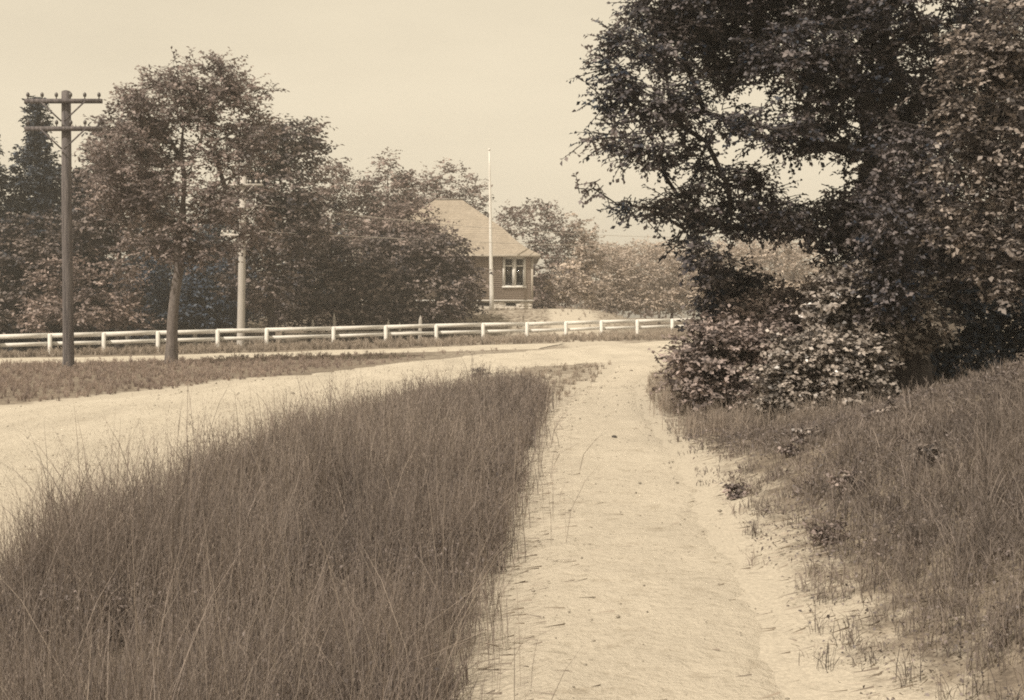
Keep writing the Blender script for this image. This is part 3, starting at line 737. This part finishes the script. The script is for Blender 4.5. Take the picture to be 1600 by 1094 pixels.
# --- street tree
Yt = gp(267, 568)[1]; kt = Yt / F
tr = [W(267, 568, Yt), W(270, 500, Yt), W(276, 430, Yt), W(279, 395, Yt), W(284, 330, Yt), W(290, 250, Yt), W(284, 170, Yt)]
bl = blob_px([(248, 108, 30, 24, 0, .8), (322, 128, 64, 34), (385, 150, 34, 30, 0, .7), (390, 205, 36, 40, 0, .7), (262, 165, 64, 42), (392, 165, 32, 38, .5, .45), (215, 235, 68, 52), (300, 225, 50, 45, 0, .8), (368, 240, 48, 42, 0, .8),
              (195, 305, 52, 42), (285, 315, 75, 48), (375, 330, 48, 50), (240, 380, 45, 25), (330, 392, 42, 20), (398, 372, 24, 24), (320, 108, 30, 16, 0, .6), (210, 185, 40, 40), (345, 175, 50, 45), (330, 215, 40, 40, 0, .8), (225, 150, 36, 34, 0, .8), (205, 270, 60, 60), (260, 385, 60, 22)], Yt, .9)
tree('street_tree', 'slender broadleaf tree with sparse crown on the verge beside the dark pole', 'tree', (W(267, 568, Yt)[0], Yt), tr, .19, bl, 450, 8, 7, .64, .135, M['street_leaf'], M['bark'], 11, .02, None, twigs=True, aspect=.3, gaps=[(303, 208, 12, 22)])

# --- the wood on the left
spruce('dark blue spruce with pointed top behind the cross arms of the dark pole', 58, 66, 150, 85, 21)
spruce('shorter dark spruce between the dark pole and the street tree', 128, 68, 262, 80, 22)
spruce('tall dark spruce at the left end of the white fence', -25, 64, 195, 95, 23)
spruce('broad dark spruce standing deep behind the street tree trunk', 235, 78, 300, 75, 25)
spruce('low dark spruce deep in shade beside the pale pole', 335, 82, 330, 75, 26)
wood_tree('dense dark tree behind the left half of the street tree', 185, 62, [(195, 235, 48, 55), (158, 280, 32, 45), (215, 330, 50, 60), (150, 350, 40, 40)], 170, 'wood_leaf', 31, per=7)
wood_tree('tall dark oak with rounded top right of the pale pole', 423, 64, [(462, 215, 40, 34), (488, 232, 20, 30), (415, 235, 45, 45), (448, 290, 55, 42), (395, 320, 50, 45), (475, 340, 42, 40), (430, 380, 55, 35), (400, 440, 50, 40)], 260, 'wood_leaf', 32, per=7, r0=.22)
wood_tree('leafy oak sapling with light leaves beside the foot of the dark pole', 130, 58, [(85, 430, 42, 32), (168, 435, 45, 32), (140, 480, 75, 28), (205, 500, 35, 18), (70, 490, 35, 30)], 90, 'mid_leaf', 33, per=7, leafL=.22, sr=.7, r0=.08)
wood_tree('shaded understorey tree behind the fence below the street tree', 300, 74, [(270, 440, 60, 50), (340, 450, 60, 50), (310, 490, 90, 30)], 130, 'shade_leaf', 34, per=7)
wood_tree('bushy dark tree between the pale pole and the schoolhouse', 485, 70, [(485, 385, 45, 42), (500, 435, 48, 42), (450, 460, 38, 38), (480, 485, 60, 22)], 150, 'wood_leaf', 35, per=7)
wood_tree('dark rounded tree hiding the left end of the schoolhouse', 580, 71, [(560, 410, 50, 40), (615, 405, 45, 38), (585, 455, 62, 42), (540, 465, 45, 38), (590, 488, 70, 20)], 210, 'wood_leaf', 36, per=7)
wood_tree('dark bushy tree just left of the flagpole before the schoolhouse wall', 685, 72, [(695, 400, 42, 34), (655, 405, 40, 36), (722, 440, 24, 36), (675, 455, 62, 40), (705, 480, 40, 18), (650, 488, 40, 20)], 200, 'wood_leaf', 37, per=7)
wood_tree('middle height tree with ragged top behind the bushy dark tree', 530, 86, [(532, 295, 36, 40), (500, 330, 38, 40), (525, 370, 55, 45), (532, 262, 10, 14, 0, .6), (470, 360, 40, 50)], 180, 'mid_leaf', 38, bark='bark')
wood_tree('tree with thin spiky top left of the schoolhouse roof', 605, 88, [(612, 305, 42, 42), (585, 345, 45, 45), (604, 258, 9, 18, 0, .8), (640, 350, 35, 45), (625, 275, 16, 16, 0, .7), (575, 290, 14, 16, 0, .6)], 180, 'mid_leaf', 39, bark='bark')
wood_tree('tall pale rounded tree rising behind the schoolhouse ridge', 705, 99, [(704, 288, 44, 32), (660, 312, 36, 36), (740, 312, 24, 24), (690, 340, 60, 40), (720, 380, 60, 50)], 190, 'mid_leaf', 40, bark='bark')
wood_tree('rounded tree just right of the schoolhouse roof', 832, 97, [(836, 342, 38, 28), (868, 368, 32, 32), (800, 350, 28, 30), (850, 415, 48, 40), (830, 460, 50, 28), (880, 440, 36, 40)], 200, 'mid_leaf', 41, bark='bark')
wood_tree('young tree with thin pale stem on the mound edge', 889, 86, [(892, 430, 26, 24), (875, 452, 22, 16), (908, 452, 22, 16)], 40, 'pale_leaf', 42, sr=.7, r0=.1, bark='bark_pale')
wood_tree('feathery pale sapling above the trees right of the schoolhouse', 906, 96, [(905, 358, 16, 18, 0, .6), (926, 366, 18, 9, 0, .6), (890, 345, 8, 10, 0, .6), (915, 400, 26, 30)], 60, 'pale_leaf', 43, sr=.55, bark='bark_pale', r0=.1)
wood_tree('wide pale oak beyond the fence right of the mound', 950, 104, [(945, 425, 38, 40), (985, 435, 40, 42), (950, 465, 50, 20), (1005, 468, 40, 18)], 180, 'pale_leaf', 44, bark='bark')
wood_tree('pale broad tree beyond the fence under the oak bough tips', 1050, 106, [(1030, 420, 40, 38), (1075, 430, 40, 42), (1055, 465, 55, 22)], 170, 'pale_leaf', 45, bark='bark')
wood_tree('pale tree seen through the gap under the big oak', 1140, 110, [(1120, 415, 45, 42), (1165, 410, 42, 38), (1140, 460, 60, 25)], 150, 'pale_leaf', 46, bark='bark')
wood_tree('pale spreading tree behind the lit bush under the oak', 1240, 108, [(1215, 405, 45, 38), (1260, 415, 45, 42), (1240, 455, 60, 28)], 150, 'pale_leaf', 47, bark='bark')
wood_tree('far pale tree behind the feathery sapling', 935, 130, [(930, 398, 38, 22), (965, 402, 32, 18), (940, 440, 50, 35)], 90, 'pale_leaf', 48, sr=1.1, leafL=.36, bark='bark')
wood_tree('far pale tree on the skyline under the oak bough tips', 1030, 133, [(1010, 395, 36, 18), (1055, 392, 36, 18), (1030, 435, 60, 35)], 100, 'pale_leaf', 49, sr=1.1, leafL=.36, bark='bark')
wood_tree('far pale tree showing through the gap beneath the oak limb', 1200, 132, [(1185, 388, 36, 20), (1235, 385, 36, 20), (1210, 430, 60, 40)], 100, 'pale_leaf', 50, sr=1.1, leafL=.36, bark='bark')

wood_tree('shaded broad tree behind the end of the fence left of the dark pole', 20, 63, [(15, 420, 60, 60), (60, 380, 50, 50), (-40, 400, 70, 70), (20, 480, 80, 35)], 150, 'wood_leaf', 52, per=7)
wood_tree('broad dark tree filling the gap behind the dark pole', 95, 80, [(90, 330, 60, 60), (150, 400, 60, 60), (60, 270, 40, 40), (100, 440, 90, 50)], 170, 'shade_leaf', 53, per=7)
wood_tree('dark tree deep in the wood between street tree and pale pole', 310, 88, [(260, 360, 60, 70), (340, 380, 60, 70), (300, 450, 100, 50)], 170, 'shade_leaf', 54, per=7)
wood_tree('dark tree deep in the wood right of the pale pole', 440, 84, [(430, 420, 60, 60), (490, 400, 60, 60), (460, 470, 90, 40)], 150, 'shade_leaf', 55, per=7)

wood_tree('light brown tree covering the left slope of the schoolhouse roof', 628, 76, [(655, 342, 26, 26), (625, 345, 34, 30), (640, 385, 50, 36), (590, 375, 40, 36), (672, 372, 22, 24)], 120, 'mid_leaf', 56, per=7)

# far wood that reads as one mass
rng = np.random.default_rng(77)
n = 1500; X_ = rng.uniform(-120, 150, n); Y_ = 150 + rng.uniform(0, 16, n) + 8 * np.sin(X_ * .05)
Z_ = zg(X_, Y_) + rng.uniform(.5, 1, n) ** .6 * (6.8 + 1.6 * wob(X_, X_ * .3, .25, 3)) * rng.uniform(.35, 1, n)
(V_, Q_, T_), _ = sprays(rng, np.stack([X_, Y_, Z_], 1), np.tile([0, -.5, .3], (n, 1)), 5, 5, 1.9, .75, .05, np.clip(rng.normal(.5, .2, n), 0, 1))
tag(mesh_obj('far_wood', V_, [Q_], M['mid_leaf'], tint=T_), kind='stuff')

# --- the big oak on the right
Yo = 18.0
ob = blob_px([(985, 95, 55, 45, -1), (1060, 70, 70, 45, 0), (1150, 85, 75, 50, 1), (1250, 90, 75, 50, -1), (1340, 120, 75, 60, 0), (1430, 120, 75, 80, 1), (1090, 5, 120, 40, 0), (1270, 0, 130, 45, 1), (1430, 10, 100, 50, -1),
              (1180, -60, 160, 50, 0), (1400, -60, 130, 50, 0),
              (965, 160, 28, 26, -1.5, .7), (1020, 165, 50, 32, -1), (1110, 185, 62, 36, 0), (1210, 185, 72, 40, -1), (1310, 215, 70, 40, 0), (1410, 235, 65, 60, .5),
              (958, 215, 34, 22, -2, .7), (918, 222, 18, 10, -2, .5), (1000, 235, 50, 22, -1), (1085, 255, 55, 30, 0), (1160, 290, 50, 28, .5), (945, 298, 34, 11, -1.5, .6), (1000, 318, 50, 18, -1), (1080, 325, 62, 28, 0), (1165, 340, 65, 28, .5), (1260, 335, 75, 30, 0), (1350, 320, 65, 48, 0), (1415, 350, 60, 70, .5),
              (975, 350, 22, 14, -1.5, .7), (1055, 365, 34, 13, -.5), (1300, 385, 55, 30, .5), (1385, 430, 55, 45, 1), (1450, 420, 60, 80, 1.5), (1240, 365, 35, 20, 0, .8), (1520, 130, 70, 100, 2), (1540, 320, 70, 100, 2), (1600, 60, 80, 90, 2), (1600, 230, 70, 90, 2), (1410, 330, 60, 60, -1.6), (1400, 440, 50, 50, -1.2), (1420, 230, 50, 50, -1.6)], Yo, 1.15)
Xo = (1425 - CX) / F * Yo; zo = float(zg(Xo, Yo))
tr = [(Xo, Yo, zo), (Xo - .05, Yo, zo + 1.2), (Xo - .2, Yo, zo + 2.2), (Xo - .5, Yo, zo + 3.6), (Xo - .9, Yo - .1, zo + 5.0), (Xo - 1.2, Yo, zo + 6.5)]
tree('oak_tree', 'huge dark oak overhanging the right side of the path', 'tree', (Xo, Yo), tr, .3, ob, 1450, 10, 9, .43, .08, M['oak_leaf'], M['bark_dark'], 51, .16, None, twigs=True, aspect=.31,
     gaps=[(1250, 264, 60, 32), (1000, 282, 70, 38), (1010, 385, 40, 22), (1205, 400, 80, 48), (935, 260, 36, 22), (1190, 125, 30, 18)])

# --- right-hand trees and bushes
def near_plant(name, label, cat, base_px, Y, blobs, ncl, mat, seed, **kw):
    return wood_tree(label, base_px, Y, blobs, ncl, mat, seed, name=name, cat=cat, **kw)
near_plant('broadleaf_tree', 'light leaved tree at the right edge in front of the oak', 'tree', 1650, 12.5, [(1500, 235, 42, 45), (1495, 150, 36, 45), (1520, 85, 36, 40), (1505, 330, 42, 48), (1575, 200, 50, 90), (1580, 380, 50, 90), (1600, 60, 60, 70)], 190, 'edge_leaf', 61, per=6, nl=6, sr=.3, leafL=.072, r0=.09, bark='bark_dark', twigs=True, group=None, droop=.12)
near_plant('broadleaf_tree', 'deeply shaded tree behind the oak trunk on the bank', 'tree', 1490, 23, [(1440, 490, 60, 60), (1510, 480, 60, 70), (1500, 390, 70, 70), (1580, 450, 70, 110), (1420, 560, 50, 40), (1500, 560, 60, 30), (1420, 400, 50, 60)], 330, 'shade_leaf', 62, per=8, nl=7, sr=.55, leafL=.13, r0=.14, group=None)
near_plant('sapling', 'dark drooping sapling between the path end and the oak', 'sapling', 1150, 20, [(1100, 405, 30, 30), (1125, 440, 34, 34), (1160, 470, 42, 26), (1115, 490, 28, 18), (1165, 430, 20, 20, 0, .6)], 48, 'oak_leaf', 63, per=7, nl=7, sr=.4, leafL=.12, r0=.06, group=None, twigs=True, droop=.2)
kwb = dict(fork=.2, trunk_part='stem', crown_part='foliage', twigs=True)
near_plant('bush', 'glossy light leaved bush at the foot of the bank', 'bush', 1285, 14, [(1275, 575, 62, 46), (1338, 585, 38, 46), (1222, 608, 34, 38), (1290, 635, 70, 24), (1350, 548, 24, 20), (1265, 545, 40, 24)], 270, 'bush_leaf', 64, per=7, nl=7, sr=.27, leafL=.066, r0=.035, droop=.1, group='bushes under the oak', aspect=.36, **kwb)
near_plant('bush', 'dark ragged bush beside the end of the path', 'bush', 1130, 17, [(1120, 555, 52, 42), (1085, 580, 32, 38), (1180, 560, 48, 48), (1140, 605, 70, 26), (1068, 545, 14, 22, 0, .5)], 190, 'ragged_leaf', 65, per=7, nl=7, sr=.38, leafL=.09, r0=.035, group='bushes under the oak', **kwb)
near_plant('bush', 'lit bush with broad leaves under the middle of the oak', 'bush', 1370, 17.5, [(1335, 458, 48, 28), (1400, 468, 42, 34), (1385, 515, 52, 36), (1310, 490, 36, 28), (1430, 505, 30, 36), (1330, 445, 30, 22)], 240, 'bush_leaf', 66, per=6, nl=7, sr=.36, leafL=.105, r0=.04, group='bushes under the oak', **kwb)
near_plant('bush', 'shadowy low bush behind the ragged bush and the glossy bush', 'bush', 1215, 19, [(1190, 505, 52, 34), (1245, 525, 50, 40), (1215, 560, 60, 40), (1300, 550, 50, 40), (1260, 480, 50, 30)], 220, 'ragged_leaf', 67, per=7, nl=7, sr=.42, leafL=.1, r0=.04, group='bushes under the oak', **kwb)

kwp = dict(fork=.2, trunk_part='stem', crown_part='foliage', r0=.008, per=4, nl=5, droop=.05, group='leafy weeds beside the path', twigs=True, aspect=.34)
for lab, px, py, h_, mat_, sd_ in (('dark leafy weed standing alone at the far end of the tall grass', 750, 590, 17, 'oak_leaf', 81), ('leafy weed at the bush feet where the sand meets the grass', 1112, 672, 24, 'edge_leaf', 82),
        ('low pale weed below the glossy bush', 1262, 690, 26, 'edge_leaf', 83), ('dark bushy weed on the sandy edge right of the path', 1240, 712, 24, 'ragged_leaf', 84),
        ('spreading weed on the bank crest under the shaded tree', 1400, 655, 30, 'edge_leaf', 85), ('lone tufted weed standing in the sand patch', 1152, 778, 26, 'ragged_leaf', 86),
        ('broad weed halfway up the bank', 1330, 770, 34, 'ragged_leaf', 87), ('leafy weed high up the bank near the crest', 1450, 730, 36, 'edge_leaf', 88), ('low leafy weed at the foot of the bank beside the near path', 1290, 850, 36, 'ragged_leaf', 89)):
    gx_, gy_ = gp(px, py)
    near_plant('weed_plant', lab, 'weed', px, gy_, [(px - h_ * .35, py - h_ * .45, h_ * .45, h_ * .4), (px + h_ * .35, py - h_ * .5, h_ * .45, h_ * .45)], 16, mat_, sd_, sr=h_ * .35 * gy_ / F, leafL=max(.035, h_ * .2 * gy_ / F), **kwp)

# ------------------------------------------------------------------ grass
def inpoly(P, poly):
    poly = np.asarray(poly, float); x, y = P[:, 0], P[:, 1]; r = np.zeros(len(P), bool)
    for (x0, y0), (x1, y1) in zip(poly, np.roll(poly, -1, 0)):
        c = ((y0 > y) != (y1 > y)) & (x < (x1 - x0) * (y - y0) / (y1 - y0 + 1e-12) + x0); r ^= c
    return r

def scatter(rng, poly, n, near, keep=None):
    """n points in a world polygon, thinned with distance beyond `near`"""
    poly = np.asarray(poly, float); lo, hi = poly.min(0), poly.max(0); out = []; tot = 0
    for _ in range(400):
        P = lo + rng.random((n, 2)) * (hi - lo)
        P = P[inpoly(P, poly)]
        P = P[rng.random(len(P)) < np.minimum(1, (near / np.maximum(P[:, 1], .5)) ** 1.25)]
        if keep is not None and len(P): P = P[rng.random(len(P)) < keep(P[:, 0], P[:, 1])]
        out.append(P); tot += len(P)
        if tot >= n: break
    return np.concatenate(out)[:n]

def grass(name, label, poly, n, h, wd, mat, seed, near=9, keep=None, lean=.25, heads=.15, hvar=None, tvar=.15, tuft=.14):
    rng = np.random.default_rng(seed)
    kt_ = 16
    Pc = scatter(rng, poly, n // kt_, near, keep); n = len(Pc) * kt_
    off = rng.normal(size=(n, 2)) * (h * tuft * np.repeat(np.clip(Pc[:, 1] / near, .8, 2.0), kt_))[:, None]
    P = np.repeat(Pc, kt_, 0) + off
    th_ = np.repeat(rng.lognormal(0, .26, len(Pc)), kt_); tc_ = np.repeat(rng.normal(0, .22, len(Pc)), kt_)
    z = zg(P[:, 0], P[:, 1])
    clump = np.clip(.5 + .5 * wob(P[:, 0], P[:, 1], 1.7, seed % 7), 0, 1)
    H = h * rng.uniform(.4, 1.1, n) * (.7 + .45 * clump) * th_
    if hvar is not None: H = H * hvar(P[:, 0], P[:, 1])
    w = wd * rng.uniform(.7, 1.3, n) * np.clip(P[:, 1] / near, .75, 3.2)
    a = rng.uniform(0, 2 * np.pi, n); f = rng.uniform(0, 2 * np.pi, n); ln = np.abs(rng.normal(0, lean, n)) + .04
    dirv = np.stack([np.cos(a), np.sin(a)], 1); sd = np.stack([np.cos(f), np.sin(f)], 1)
    V = np.empty((n, 7, 3))
    for k, (t, ww) in enumerate(((0, .8), (.38, 1), (.72, .7))):
        c = P + dirv * (ln * t * t * H)[:, None]; zz = z + H * t * (1 - .2 * ln * t)
        for s in (0, 1):
            V[:, 2 * k + s, :2] = c + sd * ((s * 2 - 1) * w * ww / 2)[:, None]; V[:, 2 * k + s, 2] = zz
    V[:, 6, :2] = P + dirv * (ln * H)[:, None]; V[:, 6, 2] = z + H * (1 - .2 * ln)
    b0 = (np.arange(n) * 7)[:, None]
    Q = np.concatenate([b0 + [0, 1, 3, 2], b0 + [2, 3, 5, 4]]); T = b0 + [4, 5, 6]
    tn = np.clip(.28 + .36 * clump + tc_ + rng.normal(0, tvar, n), 0, 1)
    VV = [V.reshape(-1, 3)]; QQ = [Q]; TT = [np.repeat(tn, 7)]
    m = rng.random(n) < heads; hi = np.where(m)[0]
    if len(hi):
        # seed panicles: small flakes round the tip
        kf = 8; r = np.repeat(hi, kf); t = rng.uniform(-.3, .06, len(r)) * H[r]
        c = V[r, 6] + np.stack([dirv[r, 0] * ln[r] * t, dirv[r, 1] * ln[r] * t, t], 1) + rng.normal(size=(len(r), 3)) * (np.clip(.006 + .022 * H[r], 0, .03))[:, None] * [1, 1, .3]
        d = unit(rng, len(r)); d[:, 2] = np.abs(d[:, 2]) + 1.1
        LV, LQ, LT = leaves(rng, c, d, unit(rng, len(r)), w[r] * rng.uniform(3.5, 7, len(r)), w[r] * .3, np.clip(tn[r] + .15, 0, 1))
        QQ.append(LQ + n * 7); VV.append(LV); TT.append(LT)
    o = mesh_obj(name, np.concatenate(VV), [np.concatenate(QQ), T], M[mat], tint=np.concatenate(TT))
    tag(o, label, 'grass', None, 'stuff'); return o

A_ = np.array
# tall grass between road and path
pl = A_(path_l); lo_ = A_(road_lo)
tall = [(-3.3, 2.5), (-2.75, 5), (-2.7, 6.3), (-2.85, 8.2), (-2.75, 12.2), (-2.35, 16), (-1.3, 22), (-.2, 26.5), (.5, 27), (.6, 24), (.55, 19), (.15, 14), (.02, 10), (-.1, 7), (-.2, 5), (-.4, 2.5)]
def tall_keep(x, y):
    e = np.interp(y, pl[:, 1], pl[:, 0]) - x
    return np.clip(.25 + e * 1.6, 0.05, 1) * (1 - .75 * smooth(13, 25, y - 2.2 * x)) * np.clip(.6 + .85 * wob(x, y, 1.1, 2), .08, 1) * (1 - .75 * np.exp(-((x + .75) / .6) ** 2 - ((y - 12.3) / 1.9) ** 2))
grass('tall_grass', 'tall feathery brown grass between the road and the path', tall, 60000, .5, .0034, 'grass_dark', 101, 6, tall_keep, .34, .5,
      lambda x, y: 1.12 - .35 * smooth(8, 28, y) - .25 * (1 - smooth(.1, .8, np.interp(y, pl[:, 1], pl[:, 0]) - x)))
grass('low_grass', 'low leafy grass at the foot of the tall grass', tall, 52000, .24, .006, 'grass_low', 102, 6, lambda x, y: tall_keep(x, y) * .9, .8, 0)
grass('seed_grass', 'single taller seeding stalks standing above the tall grass', tall, 3200, .7, .003, 'grass_seed', 112, 6, lambda x, y: tall_keep(x, y) * np.clip(wob(x, y, .8, 6) + .5, .1, 1), .22, .95, lambda x, y: 1.1 - .4 * smooth(8, 26, y), tuft=.3)
grass('bent_grass', 'pale bent and broken stems in the tall grass', tall, 2600, .5, .0032, 'grass_seed', 113, 6, tall_keep, 1.1, .1, tuft=.35)
def low_leaves(name, label, poly, n, seed, keep, zmax, size, mat, near=6):
    rng = np.random.default_rng(seed)
    P = scatter(rng, poly, n, near, keep); n = len(P)
    c = np.stack([P[:, 0], P[:, 1], zg(P[:, 0], P[:, 1]) + rng.uniform(.02, zmax, n)], 1)
    LV, LQ, LT = leaves(rng, c, unit(rng, n) * [1, 1, .5], A_([0, 0, 1.]) + rng.normal(size=(n, 3)) * .5, size * rng.uniform(.5, 1.3, n) * np.clip(P[:, 1] / near, .8, 1.8), size * .3 * rng.uniform(.6, 1.2, n), np.clip(rng.normal(.4, .25, n), 0, 1))
    tag(mesh_obj(name, LV, [LQ], M[mat], tint=LT), label, 'weeds', None, 'stuff')
low_leaves('undergrowth', 'leafy weeds and clover under the tall grass', tall, 26000, 114, lambda x, y: tall_keep(x, y) * np.clip(wob(x, y, 1.3, 3) * 1.6 + .5, .02, 1), .3, .028, 'bank_leaf')
# verge island
up_ = A_([p for p in road_up[2:10]]); ll_ = A_(lane_lo)
verge = [tuple(p + A_([.05, .35])) for p in up_[:7]] + [tuple(p + A_([0, -.3])) for p in ll_[1:5][::-1]] + [(-34, 29)]
grass('verge_grass', 'short reddish grass on the verge under the street tree', verge, 64000, .15, .010, 'grass_verge', 103, 24, lambda x, y: np.clip(1.0 - .85 * smooth(30, 46, y) * smooth(-9, -4, x), .05, 1), .5, .1, lambda x, y: 1 - .5 * smooth(-9, -3, x))
# strip between lane and fence, and the field behind it
lu_ = A_(lane_up)
fl = lambda X: 54 + (X + 22.4) * .606
fstrip = [tuple(p + A_([0, .4])) for p in lu_] + [(8, 62), (16, 73), (20, 79.5), (14, 76), (0, 67.5), (-10, 61.6), (-22, 54.3), (-36, 46)]
grass('fence_grass', 'dry pale grass along the foot of the white fence', fstrip, 26000, .27, .022, 'grass_dry', 104, 45, None, .3, .2, lambda x, y: 1 - .25 * smooth(-2, 8, x))
field = [(-40, 46), (-22, 56), (0, 69), (16, 79), (30, 88), (30, 96), (3, 96), (3, 80.5), (-12, 80.5), (-14, 72), (-40, 68)]
grass('field_grass', 'dry grass on the mound behind the white fence', field, 40000, .16, .02, 'grass_dry', 105, 60, None, .5, .05, lambda x, y: 1 - .7 * smooth(73, 78, y) * smooth(-16, -12, x))
# sparse grass between path and road, right of centre
mid_l = [(.5, 18.5), (.7, 24), (.2, 29), (.3, 33), (3.0, 35), (2.3, 29), (1.5, 24)]
mid_r = [(2.3, 17), (2.6, 22), (3.1, 26), (3.9, 30), (5.0, 35), (7.5, 38), (6, 30), (4.2, 24), (3.2, 18)]
grass('sparse_grass', 'sparse dry grass left of the narrowing path', mid_l, 1500, .13, .008, 'grass_dry', 106, 17, None, .6, .05)
grass('sparse_grass', 'sparse dry grass right of the narrowing path', mid_r, 7000, .18, .009, 'grass_dry', 107, 17, None, .5, .1)
# weeds at the bush feet
weeds = [(2.25, 14.2), (2.35, 17.5), (2.8, 20), (3.6, 21), (4.6, 15.8), (4.3, 13.2), (3.4, 12.6)]
grass('weed_grass', 'tall thin weeds around the feet of the bushes', weeds, 5000, .34, .0055, 'grass_seed', 108, 13, lambda x, y: np.clip(.3 + wob(x, y, 2.1, 3), .05, 1), .3, .3, tuft=.3)
# the bank
pr = A_(path_r)
bank = [(1.25, 2.0)] + [tuple(p) for p in pr[1:6]] + [(3.0, 18), (5.0, 16), (9.5, 16), (9.5, 3)]
def bank_keep(x, y):
    e = x - np.interp(y, pr[:, 1], pr[:, 0])
    pt = .5 + .5 * wob(x, y, 2.2, 5)
    return np.clip(.04 + .7 * e, .02, 1) * np.clip(pt * 2.2 - .2 + .45 * e, .05, 1)
grass('bank_grass', 'wiry brown grass on the bank right of the path', bank, 150000, .27, .0042, 'grass_bank', 109, 6, bank_keep, .6, .14, lambda x, y: (.45 + .8 * smooth(0, 1.6, x - np.interp(y, pr[:, 1], pr[:, 0]))) * (1 - .55 * smooth(7.5, 10.5, y)))
right_field = [(5, 15), (4.0, 22), (7.5, 37), (16, 46), (34, 57), (40, 30), (20, 14), (9, 14)]
grass('shade_grass', 'shaded grass under the oak and beyond', right_field, 14000, .3, .02, 'grass_bank', 110, 16, None, .4, .05)

# dead stalks and straw lying along the path edges
def litter():
    rng = np.random.default_rng(9); n = 2400
    y = 2.5 + 22 * rng.random(n) ** 1.6; side = rng.random(n) < .5
    e = np.abs(rng.normal(0, .22, n)); far = rng.random(n) < .12; e = np.where(far, rng.uniform(0, .9, n), e)
    x = np.where(side, np.interp(y, pl[:, 1], pl[:, 0]) + e - .1, np.interp(y, pr[:, 1], pr[:, 0]) - e * .9 + .35)
    a = rng.normal(0, .5, n); L = rng.uniform(.03, .13, n); w = rng.uniform(.0006, .0016, n) * np.clip(y / 6, .8, 2.5)
    d = np.stack([np.cos(a), np.sin(a)], 1); s = np.stack([-np.sin(a), np.cos(a)], 1); c = np.stack([x, y], 1)
    V = np.empty((n, 4, 3)); h = .024 + rng.random(n) * .008
    for k, (t, u) in enumerate(((0, -1), (0, 1), (1, .7), (1, -.7))):
        V[:, k, :2] = c + d * (L * t)[:, None] + s * (w * u)[:, None]; V[:, k, 2] = zg(V[:, k, 0], V[:, k, 1]) + h + (rng.random(n) * .012 if k > 1 else 0)
    o = mesh_obj('straw', V.reshape(-1, 3), [np.arange(4 * n).reshape(n, 4)], M['straw'], tint=np.repeat(np.clip(rng.normal(.4, .3, n), 0, 1), 4))
    tag(o, 'dead straw and stalks lying along both edges of the path', 'straw', None, 'stuff')
litter()

low_leaves('weed_leaves', 'small pale weed leaves among the grass of the bank', bank, 9000, 29, lambda x, y: np.clip(.05 + .4 * (x - np.interp(y, pr[:, 1], pr[:, 0])), .02, 1) * np.clip(wob(x, y, 1.9, 4) * 1.5 + .3, .04, 1), .16, .024, 'edge_leaf')
low_leaves('ground_cover', 'dark matted leaves covering the bank between the grass', bank, 90000, 30, lambda x, y: np.clip(.02 + .6 * (x - np.interp(y, pr[:, 1], pr[:, 0])), .01, 1) * np.clip(wob(x, y, 1.6, 2) * 1.4 + .7, .1, 1), .12, .026, 'bank_leaf')

def gravel():
    rng = np.random.default_rng(19); n = 2600
    P1 = scatter(rng, list(map(tuple, pl)) + list(map(tuple, pr[::-1])), 900, 5)
    P2 = scatter(rng, [tuple(p) for p in A_(road_up)[2:10]] + [tuple(p) for p in A_(road_lo)[1:9][::-1]], 1700, 12)
    P = np.concatenate([P1, P2]); n = len(P); r = rng.lognormal(-5.3, .5, n) * np.clip(P[:, 1] / 10, .7, 2.2)
    oc = A_([(1, 0, 0), (0, 1, 0), (-1, 0, 0), (0, -1, 0), (0, 0, .8), (0, 0, -.6)], float)
    V = oc[None] * r[:, None, None] * rng.uniform(.6, 1.4, (n, 6, 1)); V[..., :2] += P[:, None, :]; V[..., 2] += (zg(P[:, 0], P[:, 1]) + .032)[:, None]
    t = A_([(0, 1, 4), (1, 2, 4), (2, 3, 4), (3, 0, 4), (1, 0, 5), (2, 1, 5), (3, 2, 5), (0, 3, 5)])
    T = (np.arange(n)[:, None, None] * 6 + t[None]).reshape(-1, 3)
    o = mesh_obj('gravel', V.reshape(-1, 3), [T], M['grit']); tag(o, 'loose grit scattered over the sandy road and path', 'gravel', None, 'stuff')
gravel()

def stone(px, py, r, label, seed, sc=(1.2, .9, .7)):
    X, Y = gp(px, py); z = float(zg(X, Y)); rng = np.random.default_rng(seed)
    mb = MB(); a = np.linspace(0, np.pi, 6)
    o = mb.tube([(0, 0, -r * math.cos(t) * sc[2]) for t in a], r * np.sin(a) + .001, 9).build('stone', M['pebble'], None, True)
    n = len(o.data.vertices)
    for v in o.data.vertices:
        v.co = Vector((v.co.x * sc[0], v.co.y * sc[1], v.co.z)) * (1 + rng.normal() * .1)
    o.location = (X, Y, z + .03 + r * sc[2] * .45); o.rotation_euler = (0, 0, rng.uniform(0, 6))
    tag(o, label, 'stone')
stone(960, 688, .034, 'small dark stone lying alone in the middle of the path', 1)

# ------------------------------------------------------------------ haze
hz = MB().box((-212, -32, -2.6), (212, 280, 17.5)).build('haze', M['dark'])
hm = bpy.data.materials.new('haze'); hm.use_nodes = True; hn, hl = hm.node_tree.nodes, hm.node_tree.links
hn.clear(); ho = hn.new('ShaderNodeOutputMaterial'); hv = hn.new('ShaderNodeVolumePrincipled')
hv.inputs['Color'].default_value = (.98, .95, .9, 1); hv.inputs['Density'].default_value = .001; hv.inputs['Anisotropy'].default_value = .2
hl.new(hv.outputs[0], ho.inputs['Volume'])
hz.data.materials.clear(); hz.data.materials.append(hm)
tag(hz, 'pale summer haze over the whole place', 'haze', None, 'stuff')
